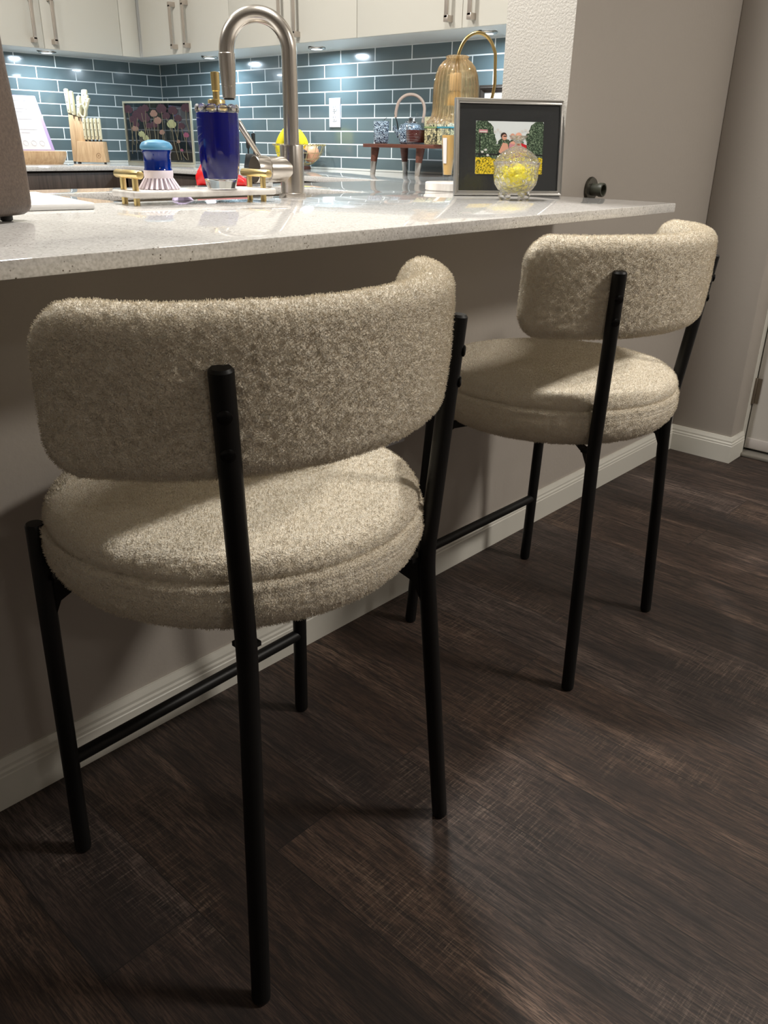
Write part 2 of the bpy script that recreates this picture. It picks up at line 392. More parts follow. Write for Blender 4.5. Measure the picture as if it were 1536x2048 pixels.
# ------------------------------------------------------------------ countertop with sink cut-out
def slab(xs, ys, fill, z0, z1, bev=.0025):
    b = MB(); bm = b.b; vt = {}; F = []
    def V(i, j):
        if (i, j) not in vt: vt[i, j] = bm.verts.new((xs[i], ys[j], z1))
        return vt[i, j]
    for i in range(len(xs)-1):
        for j in range(len(ys)-1):
            if fill((xs[i]+xs[i+1])/2, (ys[j]+ys[j+1])/2): F.append(bm.faces.new((V(i,j), V(i+1,j), V(i+1,j+1), V(i,j+1))))
    r = bmesh.ops.extrude_face_region(bm, geom=F)
    for v in [g for g in r['geom'] if isinstance(g, bmesh.types.BMVert)]: v.co.z = z0
    bmesh.ops.dissolve_limit(bm, angle_limit=.01, verts=bm.verts[:], edges=bm.edges[:])
    bmesh.ops.recalc_face_normals(bm, faces=bm.faces[:])
    E = [e for e in bm.edges if len(e.link_faces) == 2 and e.calc_face_angle(0) > .5]
    bmesh.ops.bevel(bm, geom=E, offset=bev, segments=2, profile=.5, affect='EDGES')
    return b
HX0, HX1, HY0, HY1 = .932, 1.625, 1.552, 1.868
XF, YF = 2.235, 3.71
def fill(x, y):
    if HX0 < x < HX1 and HY0 < y < HY1: return False
    if y < YB: return x < XE
    if y < 2.03: return True
    if y < YF: return x > XF
    return True
ct = slab([-1.0, HX0, HX1, XE, XF, XK-.006], [.8664, YW, YB, HY0, HY1, 2.03, YF, YK-.006], fill, ZC-.020, ZC)
tag(ct.build('countertop', M_QUARTZ, ang=30), 'speckled white quartz worktop of the breakfast bar, running round to the tiled walls', 'countertop')
# sink
t = thing('kitchen_sink', 'undermount steel sink sunk into the quartz worktop behind the faucet', 'sink', ((HX0+HX1)/2, (HY0+HY1)/2, ZC-.021))
hw, hd = (HX1-HX0)/2+.004, (HY1-HY0)/2+.004
b = MB()
def rrect(hx, hy, r, z, n=8):
    out = []
    for cx, cy, a0 in ((hx-r, hy-r, 0), (-hx+r, hy-r, 90), (-hx+r, -hy+r, 180), (hx-r, -hy+r, 270)):
        for k in range(n+1):
            a = math.radians(a0+90*k/n); out.append((cx+r*math.cos(a), cy+r*math.sin(a), z))
    return out
b.rings([rrect(hw+.02, hd+.02, .03, 0), rrect(hw, hd, .03, 0), rrect(hw-.004, hd-.004, .03, -.17), rrect(hw-.02, hd-.02, .03, -.19), rrect(.03, .03, .029, -.195),
         rrect(.03, .03, .029, -.197), rrect(hw-.02, hd-.02, .03, -.1925), rrect(hw-.001, hd-.001, .03, -.17), rrect(hw+.003, hd+.003, .03, -.003), rrect(hw+.02, hd+.02, .03, -.003)], cap0=False, cap1=False, loop=True)
b.build('basin', M_STEEL, t)
b = MB(); b.cyl((0, 0, -.198), (0, 0, -.190), .042, bev=.002); b.build('drain', M_NICKEL, t)

# ------------------------------------------------------------------ base cabinets (dark wood)
def base_cab(name_lbl, x0, y0, x1, y1, face, nd):
    # face: 'x' = doors face -x ; 'y' = doors face -y
    t = thing('base_cabinet', name_lbl, 'cabinet', ((x0+x1)/2, (y0+y1)/2, 0), 0, 'dark wood base cabinets')
    ox, oy = -(x0+x1)/2, -(y0+y1)/2
    one((x0+ox, y0+oy, .1), (x1+ox, y1+oy, ZC-.021), 'body', M_DKWOOD, t)
    for k in range(nd):
        for nm, z0, z1 in (('drawer', .74, .886), ('door', .11, .735)):
            if face == 'x':
                a = y0+(y1-y0)*k/nd+.002; c_ = y0+(y1-y0)*(k+1)/nd-.002
                d = one((x0-.02+ox, a+oy, z0), (x0-.0005+ox, c_+oy, z1), nm, M_DKWOOD, t, bev=.001)
                zz = (z0+z1)/2 if nm == 'drawer' else z1-.06
                h = MB(); h.tube([(x0-.045+ox, (a+c_)/2-.06+oy, zz), (x0-.045+ox, (a+c_)/2+.06+oy, zz)], .005)
                for q in (-.05, .05): h.tube([(x0-.02+ox, (a+c_)/2+q+oy, zz), (x0-.045+ox, (a+c_)/2+q+oy, zz)], .004)
                h.build('handle', M_HANDLE, d)
            else:
                a = x0+(x1-x0)*k/nd+.002; c_ = x0+(x1-x0)*(k+1)/nd-.002
                d = one((a+ox, y0-.02+oy, z0), (c_+ox, y0-.0005+oy, z1), nm, M_DKWOOD, t, bev=.001)
                zz = .80 if nm == 'drawer' else z1-.06
                h = MB(); h.tube([((a+c_)/2-.06+ox, y0-.045+oy, zz-.03), ((a+c_)/2+.06+ox, y0-.045+oy, zz-.03)], .005)
                for q in (-.05, .05): h.tube([((a+c_)/2+q+ox, y0-.02+oy, zz-.03), ((a+c_)/2+q+ox, y0-.045+oy, zz-.03)], .004)
                h.build('handle', M_HANDLE, d)
base_cab('dark wood base cabinet under the back worktop, below the knife block', 1.45, YF+.035, XF+.02, YK-.01, 'y', 1)
base_cab('dark wood base cabinet under the back worktop, at the far left edge of the kitchen', .3, YF+.035, 1.448, YK-.01, 'y', 2)
base_cab('dark wood base cabinet in the corner under the flower frame', XF+.035, 2.9, XK-.01, YF+.0, 'x', 1)
base_cab('dark wood base cabinet under the right worktop, below the fruit basket', XF+.035, 2.04, XK-.01, 2.898, 'x', 1)

# ------------------------------------------------------------------ upper cabinets
ZB = 1.40; ZT = 2.25; XU = 2.576; YU = 4.013
def pull(axis, px, py, z0, z1, parent):
    h = MB(); s = .0075
    if axis == 'x':
        h.box((px-.030, py-s, z0+.012), (px-.024, py+s, z1-.012), .001)
        for z in (z0, z1-.02): h.box((px-.030, py-s*1.25, z), (px, py+s*1.25, z+.02), .001)
    else:
        h.box((px-s, py-.030, z0+.012), (px+s, py-.024, z1-.012), .001)
        for z in (z0, z1-.02): h.box((px-s*1.25, py-.030, z), (px+s*1.25, py, z+.02), .001)
    return h.build('handle', M_HANDLE, parent)
def upper(label, face, a, b_, doors, handles):
    """face x: cabinet on right wall between y=a..b_ ; face y: on back wall between x=a..b_"""
    if face == 'x': loc = ((XU+XK)/2, (a+b_)/2, ZB)
    else: loc = ((a+b_)/2, (YU+YK)/2, ZB)
    t = thing('wall_cabinet', label, 'cabinet', loc, 0, 'cream wall cabinets'); o = -Vector(loc)
    B = MB()
    if face == 'x': q = ((XU+.02, a+.0005, ZB), (XK-.0075, b_-.0005, ZT))
    else: q = ((a+.0005, YU+.02, ZB), (b_-.0005, YK-.0075, ZT))
    B.box(Vector(q[0])+o, Vector(q[1])+o); B.build('body', M_CAB if False else M_CABIN, t)
    ds = []
    for (d0, d1) in doors:
        if face == 'x': q = ((XU, d0+.0012, ZB-.004), (XU+.019, d1-.0012, ZT))
        else: q = ((d0+.0012, YU, ZB-.004), (d1-.0012, YU+.019, ZT))
        B = MB(); B.box(Vector(q[0])+o, Vector(q[1])+o, .0012); ds.append(B.build('door', M_CAB, t))
    for k, p in handles:
        if face == 'x': pull('x', XU+o.x, p+o.y, 1.415+o.z, 1.605+o.z, ds[k])
        else: pull('y', p+o.x, YU+o.y, 1.415+o.z, 1.605+o.z, ds[k])
    return t
upper('cream wall cabinet with two doors over the outlet, right of the faucet arch', 'x', 2.52, 3.297, [(2.8945, 3.297), (2.52, 2.8945)], [(0, 2.94), (1, 2.85)])
upper('cream wall cabinet with two doors next to the inner corner, left of the faucet arch', 'x', 3.297, 3.985, [(3.655, 3.99), (3.297, 3.655)], [(0, 3.70), (1, 3.60)])
upper('cream wall cabinet above the brass lamp, beside the textured white wall end', 'x', YB+.002, 2.52, [(2.0146, 2.52), (1.50, 2.0146)], [(0, 2.065), (1, 1.965)])
upper('cream wall cabinet with two doors above the tablet stand, at the left of the photo', 'y', 1.69, 2.478, [(1.69, 2.083), (2.083, 2.478)], [(0, 2.030), (1, 2.128)])
upper('cream wall cabinet at the far left, partly hidden by the brown bag', 'y', .9, 1.688, [(.9, 1.294), (1.294, 1.688)], [(0, 1.25), (1, 1.34)])
b = MB(); b.box((2.480, YU+.0005, ZB-.004), (XU-.001, YU+.02, ZT), .001)
tag(b.build('filler_panel', M_CAB), 'plain cream filler panel closing the inner corner between the wall cabinets', 'panel')
b = MB(); b.box((XU+.021, 3.986, ZB), (XK-.0075, YK-.0075, ZT)); b.box((2.480, YU+.021, ZB), (XU+.02, YK-.0075, ZT))
tag(b.build('corner_cabinet_body', M_CABIN), 'cream cabinet carcass in the inner corner above the flower frame', 'cabinet')
lbl = ['small round under-cabinet lamp above the tablet stand on the left', 'small round under-cabinet lamp behind the faucet spout', 'small round under-cabinet lamp above the wall outlet', 'small round under-cabinet lamp beside the brass lamp arch']
for i, (x, y) in enumerate(PUCKS):
    t = thing('puck_light', lbl[i], 'lamp', (x, y, ZB), 0, 'under-cabinet puck lights')
    b = MB(); b.lathe([(.024, -.001), (.036, -.001), (.038, -.003), (.036, -.007), (.026, -.0085), (.024, -.0085)], 32, cap0=False, cap1=False, loop=True); b.build('ring', M_NICKEL, t)
    b = MB(); b.cyl((0, 0, -.0085), (0, 0, -.0015), .0235); b.build('diffuser', M_LED, t)
    for s in (-1, 1):
        b = MB(); b.box((s*.042-.005, -.004, -.004), (s*.042+.005, .004, -.0005), .001); b.build('clip', M_BLACKPL, t)

# ------------------------------------------------------------------ bar stools
T_NUB = bpy.data.textures.new('nub', 'CLOUDS'); T_NUB.noise_scale = .0065; T_NUB.noise_depth = 2; T_NUB.noise_type = 'SOFT_NOISE'
T_LUMP = bpy.data.textures.new('lump', 'CLOUDS'); T_LUMP.noise_scale = .06; T_LUMP.noise_depth = 1
def boucle(o):
    for tx, st in ((T_LUMP, .002), (T_NUB, .005)):
        md = o.modifiers.new('nub', 'DISPLACE'); md.texture = tx; md.texture_coords = 'LOCAL'; md.strength = st; md.mid_level = .5
def pile(o, n, seed):
    md = o.modifiers.new('pile', 'PARTICLE_SYSTEM'); ps = md.particle_system; st = ps.settings; ps.seed = seed
    st.type = 'HAIR'; st.count = n; st.hair_length = .0038; st.hair_step = 3; st.emit_from = 'FACE'; st.use_emit_random = True; st.use_modifier_stack = True
    st.brownian_factor = .0; st.normal_factor = .00035; st.factor_random = .0005
    st.render_step = 3; st.root_radius = .42; st.tip_radius = .36; st.radius_scale = .001; st.use_advanced_hair = True
    st.material = 1
def seat_mesh(r=.2570, z0=.502, z1=.615):
    prof = []
    def arc(cx, cz, rx, rz, a0, a1, n):
        for k in range(n): a = math.radians(a0+(a1-a0)*k/(n-1)); prof.append((cx+rx*math.cos(a), cz+rz*math.sin(a)))
    for k in range(1, 60): prof.append(((r-.055)*k/60, z0))
    arc(r-.055, z0+.055, .055, .055, -90, -4, 26)
    arc(r-.006, z0+.068, .005, .006, -30, 30, 4)
    prof.append((r-.007, z0+.0755)); prof.append((r-.010, z0+.077))
    arc(r-.032, z1-.030, .026, .026, 5, 84, 12)
    for k in range(60, 0, -1):
        rr = (r-.030)*k/60.5; prof.append((rr, z1-.004+.006*math.cos(PI/2*rr/r)))
    return prof
def backrest_mesh(R=.3178, Lh=.3703, H=.1766, T=.056, rc=.052, e=.026, zc=.8019, lean=.0525, dx=0):
    b = MB(); rings = []
    hx, hy = Lh-e, H/2-e
    def curve(scale, n=76):
        pts = []
        straight = [((hx-rc), hy), (-(hx-rc), hy)]
        # sample rounded rectangle evenly
        seq = []
        def ln(p, q, k):
            for i in range(k): seq.append((p[0]+(q[0]-p[0])*i/k, p[1]+(q[1]-p[1])*i/k, None))
        nrm = []
        out = []
        def line(p, q, k, nx, ny):
            for i in range(k): out.append((p[0]+(q[0]-p[0])*i/k, p[1]+(q[1]-p[1])*i/k, nx, ny))
        def arcp(cx, cy, a0, k):
            for i in range(k):
                a = math.radians(a0+90*i/k); out.append((cx+rc2*math.cos(a), cy+rc2*math.sin(a), math.cos(a), math.sin(a)))
        rc2 = rc-e*1.15
        X, Y = hx, hy
        line((X, -(Y-rc2)), (X, Y-rc2), 12, 1, 0); arcp(X-rc2, Y-rc2, 0, 12)
        line((X-rc2, Y), (-(X-rc2), Y), 170, 0, 1); arcp(-X+rc2, Y-rc2, 90, 12)
        line((-X, Y-rc2), (-X, -(Y-rc2)), 12, -1, 0); arcp(-X+rc2, -Y+rc2, 180, 12)
        line((-(X-rc2), -Y), (X-rc2, -Y), 170, 0, -1); arcp(X-rc2, -Y+rc2, 270, 12)
        return out
    base = curve(1)
    def bend(s, h, t):
        a = (s+dx)/R; rr = R - T/2 + t       # t>0 outward (towards the back)
        x = rr*math.sin(a); y = -rr*math.cos(a)+R
        return (x, y - lean*h, zc+h)
    def core(k):  # shrink towards the long centre line
        return [(x*(1-(1-k)*.16), y*k) for (x, y, nx, ny) in base]
    NR = 22
    for i in range(0, NR+1):
        k = i/NR; dome = .006*(1-k*k)
        rings.append([bend(x, y, T/2+dome*.5) for (x, y) in core(k)])
    for j in range(1, 15):
        a = PI/2 - PI*j/15
        rings.append([bend(x+nx*e*math.cos(a), y+ny*e*math.cos(a), T/2*math.sin(a)) for (x, y, nx, ny) in base])
    for i in range(NR, -1, -1):
        k = i/NR; dome = .010*(1-k*k)
        rings.append([bend(x, y, -T/2-dome) for (x, y) in core(k)])
    b.rings(rings, cap0=False, cap1=False)
    bmesh.ops.remove_doubles(b.b, verts=b.b.verts[:], dist=1e-5)
    return b
def bolt(p, d, parent):
    b = MB(); p = Vector(p); d = Vector(d).normalized()
    b.tube([p, p+d*.002, p+d*.0035], [.0075, .0075, .005], 20); b.tube([p+d*.0036, p+d*.0037], [.0025, .0025], 6)
    return b.build('screw', M_SCREW, parent)
def stool(label, cx, cy, dx, legs, scx, scy):
    t = thing('counter_stool', label, 'stool', (cx, cy, 0), 0, 'cream boucle counter stools'); o = Vector((-cx, -cy, 0))
    RL = .0125
    for key in ('fl', 'fr', 'rl', 'rr'):
        pts = [Vector(p)+o for p in legs[key]]
        pts[0].z = .0
        b = MB()
        if len(pts) == 2:
            d = (pts[1]-pts[0]).normalized()
            b.tube([pts[0], pts[0]+d*.003, pts[0]+d*.008, pts[1]-d*.003, pts[1]], [.009, .0118, RL, RL, RL*.85], 24)
        else:
            a, k, e = pts; d0 = (k-a).normalized(); d1 = (e-k).normalized(); P_ = [a, a+d0*.003, a+d0*.008]; Rr = [.009, .0118, RL]
            for i in range(9):
                s = i/8; q0 = k-d0*.035*(1-s); q1 = k+d1*.035*s
                P_.append(q0*(1-s)+q1*s if True else k); Rr.append(RL)
            P_ += [e-d1*.003, e]; Rr += [RL, RL*.8]
            b.tube(P_, Rr, 24)
        leg = b.build('leg', M_BLACK, t)
        if key[0] == 'r':
            a, k, e = pts; d1 = (e-k).normalized()
            ctr = Vector((scx-cx, scy-cy, 0)); out = (e-ctr); out.z = 0; out.normalize(); out = (out - d1*out.dot(d1)).normalized()
            for s in (.045, .085): bolt(e-d1*s+out*.0118, out, leg)
    b = MB(); b.lathe(seat_mesh(), 440, (scx-cx, scy-cy, 0)); s = b.build('seat', M_BOUCLE, t, ang=80); boucle(s); pile(s, 130000, 1)
    # backrest: arc centre found from the rear leg tops
    A = Vector(legs['rl'][2])+o; B_ = Vector(legs['rr'][2])+o; mid = (A+B_)/2; dirn = (B_-A).normalized(); ang = math.atan2(dirn.y, dirn.x)
    R = .3178; half = (B_-A).length/2; inner = math.sqrt(max(0, (R+.010)**2-half**2))
    b = backrest_mesh(R, dx=dx)
    bk = b.build('backrest', M_BOUCLE, t, ang=80)
    # local origin of mesh: y=R is centre of the arc, y=0 is the back
    nrm = Vector((-dirn.y, dirn.x, 0))
    cen = mid + nrm*inner            # arc centre
    for vv in bk.data.vertices:
        x, y, z = vv.co; y -= R
        vv.co = Vector((cen.x + x*math.cos(ang)-y*math.sin(ang), cen.y + x*math.sin(ang)+y*math.cos(ang), z))
    boucle(bk); pile(bk, 120000, 2)
    # under-seat frame with gussets
    b = MB(); c0 = Vector((scx-cx, scy-cy, 0)); b.lathe([(.02, .492), (.13, .492), (.13, .500), (.02, .500)], 40, c0, loop=True, cap0=False, cap1=False)
    for key in ('fl', 'fr', 'rl', 'rr'):
        p = legs[key]; q = Vector(p[1])+o
        if len(p) == 2: q = (Vector(p[0])*(.5765-.50)/.5765+Vector(p[1])*.50/.5765)+o
        q.z = 0; d = (c0-q).normalized(); sdv = Vector((-d.y, d.x, 0))*.0018
        pts = [(0.004, .499), (.14, .499), (.14, .490), (.050, .482), (.018, .459), (.004, .424)]
        V0 = [q+d*a+sdv+Vector((0,0,z)) for a, z in pts]; V1 = [q+d*a-sdv+Vector((0,0,z)) for a, z in pts]
        n = len(pts); b.faces(V0+V1, [tuple(range(n)), tuple(range(n, 2*n))[::-1]]+[(i, n+i, n+(i+1)%n, (i+1)%n) for i in range(n)])
        q2 = q+d*.02; b.box(q2+Vector((-.012,-.012,.4945)), q2+Vector((.012,.012,.5005)))
    b.build('seat_frame', M_BLACK, t)
    b = MB(); z = .182
    def at(key): p = legs[key]; f = z/.5765; return Vector(p[0])*(1-f)+Vector(p[1])*f+o
    a, c_ = at('fl'), at('fr'); a.z = c_.z = z; b.tube([a, c_], .0105, 20); b.build('stretcher', M_BLACK, t)
    return t
LA = {'fl': [(.4011,.9947,0),(.4029,.9704,.5765)], 'fr': [(.877,1.0076,0),(.8584,.981,.5765)],
      'rl': [(.4317,.5937,0),(.4778,.6396,.4989),(.4485,.6137,.8371)], 'rr': [(.8477,.6304,0),(.8022,.6466,.4989),(.8211,.6262,.8371)]}
LB = {'fl': [(1.2777,1.0691,0),(1.2795,1.0234,.5765)], 'fr': [(1.7396,1.0562,0),(1.7318,1.0351,.5765)],
      'rl': [(1.303,.659,0),(1.3502,.6923,.4989),(1.3313,.6761,.8371)], 'rr': [(1.7132,.688,0),(1.6752,.6995,.4989),(1.7069,.6692,.8371)]}
stool('cream boucle counter stool with curved back, the larger one nearest the camera', .64, .81, -.0184, LA, .638, .852)
stool('cream boucle counter stool with curved back and black legs, farther off by the entry wall', 1.51, .86, .0085, LB, 1.515, .892)

# ------------------------------------------------------------------ things on the bar counter
VR = Vector((.672, -.741, 0))          # direction along the shelf of the view, used only to orient things
AV = math.atan2(VR.y, VR.x)
# brown bag
t = thing('leather_bag', 'tall brown pebbled leather bag standing on the counter at the left edge', 'bag', (.612, 1.276, ZC), math.radians(27))
b = MB(); V = b.box((-.34, 0, .008), (0, .13, .287), .017, 4)
bmesh.ops.subdivide_edges(b.b, edges=[e for e in b.b.edges if e.calc_length() > .05], cuts=6, use_grid_fill=True)
for v in b.b.verts:
    k = v.co.z/.287; v.co.x = -.17+(v.co.x+.17)*(1.0+.05*math.sin(PI*min(1, k*1.4))*.6+.015*k); v.co.y = .065+(v.co.y-.065)*(1.06-.22*k)
b.build('body', M_LEATHER, t, ang=60)
for x in (-.31, -.035):
    for y in (.025, .105):
        b = MB(); b.lathe([(.006, 0), (.009, .002), (.009, .010)], 16, (x, y, 0)); b.build('foot', M_BLACKPL, t)
b = MB(); b.tube([(-.0+.0*math.cos(a), .065+.055*math.cos(a), .262+.0*a) for a in (0,)]+[(.002, .02, .20), (.003, .02, .12)], .002, 8); b.b.free()
for y in (.035, .095):
    b = MB(); b.tube([(-.26+.0*a, y, .27) if False else (-.17-.10*math.cos(PI*k/24), y, .275+.14*math.sin(PI*k/24)) for k in range(25)], .006, 12); b.build('handle', M_LEATHER, t)
# white cutting board
t = MB(); t.box((-.30, 0, 0), (0, .36, .011), .003)
o = t.build('cutting_board', M_WHITE); o.location = (.788, 1.413, ZC+.0003); o.rotation_euler = (0, 0, math.radians(-11))
tag(o, 'thin white cutting board lying flat on the counter behind the brown bag', 'cutting board')

# tray with gold handles
TR = math.radians(-6.6)
t = thing('sink_tray', 'white slab tray on round gold posts with gold bar handles, beside the faucet', 'tray', (1.042, 1.467, ZC), TR)
b = MB(); b.box((-.158, -.050, .0135), (.158, .046, .026), .004, 3); b.build('slab', M_MARBLE, t)
for s in (-1, 1):
    for y in (-.026, .026):
        b = MB(); b.cyl((s*.141, y, 0), (s*.141, y, .050), .0058, seg=20); b.build('post', M_GOLD, t)
    b = MB(); b.cyl((s*.141, -.050, .054), (s*.141, .050, .054), .0075, bev=.001); b.build('handle', M_GOLD, t)
# dish brush
t = thing('dish_brush', 'round palm brush with light blue cap and pale lilac bristles, on the white tray', 'brush', (.966, 1.480, ZC+.0263))
b = MB(); b.lathe([(.001, .088), (.014, .087), (.026, .083), (.0295, .078), (.0305, .075), (.0305, .072), (.028, .070), (.001, .070)], 48); b.build('cap', M_LTBLUE, t)
b = MB(); b.lathe([(.001, .071), (.027, .071), (.0275, .066), (.0255, .062), (.0255, .038), (.027, .034), (.001, .034)], 48); b.build('soap_barrel', M_BLUETR, t)
b = MB(); b.lathe([(.001, .034), (.0275, .034), (.028, .028), (.027, .020), (.001, .020)], 48); b.build('collar', M_BRISTLE, t)
b = MB()
for ring, (n, r0, r1) in enumerate(((22, .024, .038), (16, .017, .027), (10, .009, .014))):
    for k in range(n):
        a = 2*PI*(k+.5*ring)/n; z1 = .0005
        b.tube([(r0*math.cos(a), r0*math.sin(a), .022), (r1*math.cos(a), r1*math.sin(a), z1)], [.0021, .0026], 7)
tag(b.build('bristles', M_BRISTLE, t), kind='stuff')
# soap bottle
t = thing('soap_dispenser', 'glass soap bottle of dark blue liquid with a gold pump, on the white tray', 'soap dispenser', (1.082, 1.437, ZC+.0263), .15)
def oct_(r, z, tt, n=10, amt=.5):
    a = (tt % (2*PI/n)) - PI/n; f = math.cos(PI/n)/math.cos(a); return (r*(1-amt+amt*f), z)
gl = lambda r, z, tt: oct_(r, z, tt, 10, .8 if z < .045 else .35)
prof_o = [(.0265, 0), (.0285, .001), (.0325, .014), (.0370, .032), (.0398, .055), (.0408, .09), (.0408, .125), (.0408, .135)]
prof_i = [(.0387, .132), (.0387, .12), (.0387, .09), (.0378, .056), (.0350, .034), (.0302, .018), (.001, .016)]
b = MB(); b.lathe([(.001, 0)]+prof_o+prof_i, 80, mod=gl, cap0=True, cap1=True); b.build('glass_body', M_GLASS, t, ang=25)
b = MB(); b.lathe([(.001, .0162), (.0306, .0183), (.0354, .0342), (.0382, .0562), (.0391, .09), (.0391, .12), (.0391, .131), (.001, .1315)], 80, mod=lambda r, z, tt: oct_(r, z, tt, 10, .3)); b.build('liquid', M_BLUELIQ, t, ang=30)
b = MB()   # scalloped rim
for k in range(12):
    a = 2*PI*k/12; c = Vector((.0385*math.cos(a), .0385*math.sin(a), .137))
    V = b.sphere((0, 0, 0), 1, 16, (.0048, .0118, .0080)); b.xf(V, Matrix.Translation(c) @ Matrix.Rotation(a, 4, 'Z'))
V = b.lathe([(.030, .1335), (.0405, .1335), (.0415, .1365), (.0405, .1395), (.030, .1395)], 60, loop=True, cap0=False, cap1=False)
b.build('scalloped_rim', M_GLASS, t, ang=60)
b = MB(); b.lathe([(.012, .1325), (.0385, .1325), (.0385, .1333), (.012, .1333)], 40, loop=True, cap0=False, cap1=False); b.build('shoulder', M_GLASS, t)
for ch in t.children: ch.scale.z = 1.05
b = MB(); b.lathe([(.001, .139), (.016, .139), (.0165, .141), (.0165, .158), (.0155, .160), (.001, .160)], 40); b.build('pump_collar', M_GOLD, t)
b = MB(); b.lathe([(.001, .160), (.0065, .160), (.0065, .174), (.0078, .175), (.0085, .205), (.0085, .207), (.001, .208)], 32); b.build('pump_head', M_GOLD, t)
b = MB(); b.tube([(0, 0, .197), (.018, .016, .197), (.026, .023, .194)], .0036, 14); b.build('pump_spout', M_GOLD, t)
# lavender scrap under the tray
random.seed(5)
b = MB()
R_ = []
for i, (rr, zz) in enumerate(((.022, .0005), (.017, .007), (.010, .013), (.003, .016))):
    R_.append([((rr*(1+.25*random.uniform(-1, 1)))*math.cos(2*PI*k/14), (rr*.7*(1+.25*random.uniform(-1, 1)))*math.sin(2*PI*k/14), zz*(1+.2*random.uniform(-1, 1))) for k in range(14)])
b.rings(R_); o = b.build('lavender_cloth', mat('lavender_cloth', sr(206, 192, 226), .8)); o.location = (1.045, 1.525, ZC+.0005)
tag(o, 'small crumpled lavender cloth on the counter under the white tray', 'cloth')
# ------------------------------------------------------------------ faucet
t = thing('kitchen_faucet', 'tall brushed nickel gooseneck faucet at the sink edge of the counter', 'faucet', (1.329, 1.502, ZC))
b = MB(); b.lathe([(.001, 0), (.0305, 0), (.031, .003), (.031, .008), (.029, .0095), (.001, .0095)], 56); b.build('base_ring', M_NICKEL, t)
b = MB(); b.lathe([(.001, .0095), (.0262, .0095), (.0262, .106), (.0255, .108), (.001, .108)], 56); b.build('body', M_NICKEL, t)
U = Vector((-.67, .742, 0)); Rn = .0665; zt = .290
pts = [Vector((0,0,.107)), Vector((0,0,.16)), Vector((0,0,.22))]
for k in range(0, 33):
    a = PI*k/32; pts.append(U*(Rn-Rn*math.cos(a))+Vector((0,0,zt+Rn*1.02*math.sin(a))))
pts.append(U*(2*Rn)+Vector((0,0,.285)))
b = MB(); b.tube(pts, .0166, 32); b.build('gooseneck', M_NICKEL, t, ang=50)
hd0 = U*(2*Rn)
b = MB(); b.tube([hd0+Vector((0,0,.286)), hd0+Vector((0,0,.284)), hd0+Vector((0,0,.262)), hd0+Vector((0,0,.222)), hd0+Vector((0,0,.2215)), hd0+Vector((0,0,.2205)), hd0+Vector((0,0,.220)), hd0+Vector((0,0,.199)), hd0+Vector((0,0,.198))],
              [.0160, .0178, .0178, .0155, .0146, .0146, .0153, .0142, .012], 32); b.build('spray_head', M_NICKEL, t, ang=40)
b = MB(); b.tube([hd0+Vector((0,0,.1985)), hd0+Vector((0,0,.1955))], .0115, 24); b.build('nozzle', M_BLACKPL, t)
HD = Vector((-.93, .20, 0)).normalized(); hz = Vector((0,0,.058))
b = MB(); b.tube([hz+HD*.012, hz+HD*.030, hz+HD*.062, hz+HD*.063], [.0245, .0265, .0265, .0255], 48); b.build('valve_arm', M_NICKEL, t)
b = MB(); b.tube([hz+HD*.063, hz+HD*.0645], .0245, 40); b.build('gap_ring', M_BLACKPL, t)
b = MB(); b.tube([hz+HD*.0645, hz+HD*.0655, hz+HD*.0930, hz+HD*.094], [.0275, .0282, .0282, .027], 48); hub = b.build('lever_hub', M_NICKEL, t)
b = MB(); b.tube([hz+HD*.0941, hz+HD*.0944], .0268, 40); b.build('end_cap', M_NICKELD, hub)
l0 = hz+HD*.080+Vector((0,0,.0255)); l1 = l0+Vector((-.046, .012, .068))
b = MB(); b.tube([l0, l0+(l1-l0)*.97, l1], [.0048, .0068, .0058], 20); b.build('lever', M_NICKEL, hub)

# ------------------------------------------------------------------ picture frame on the counter
FC = Vector((1.823, 1.258, ZC)); FA = math.atan2(-.59, .807)
t = thing('picture_frame', 'silver picture frame with wide black mat and small holiday photo, behind the crystal jar', 'picture frame', FC, FA)
Wf, Hf, D = .1395, .2175, math.radians(-7)
TL = Matrix.Rotation(D, 4, 'X')
def lean_build(bb, name, m, p, **kw):
    for v in bb.b.verts: v.co = TL @ v.co
    return bb.build(name, m, p, **kw)
b = MB()
prof = [(0, 0), (0, -.012), (.002, -.014), (.005, -.013), (.0065, -.011), (.0095, -.0115), (.011, -.010), (.011, -.006), (.011, 0)]
R_ = []
for (x, z, sx, sz) in ((-Wf, 0, 1, 1), (Wf, 0, -1, 1), (Wf, Hf, -1, -1), (-Wf, Hf, 1, -1)):
    R_.append([(x+sx*o_, y_, z+sz*o_) for o_, y_ in prof])
b.rings(R_, loop=True); lean_build(b, 'moulding', M_SILVER, t, ang=20)
b = MB(); b.box((-Wf+.006, -.006, .006), (Wf-.006, -.0045, Hf-.006)); lean_build(b, 'mat_board', M_MAT, t)
b = MB(); b.box((-Wf+.004, -.0044, .004), (Wf-.004, -.001, Hf-.004)); lean_build(b, 'backing', M_BLACKPL, t)
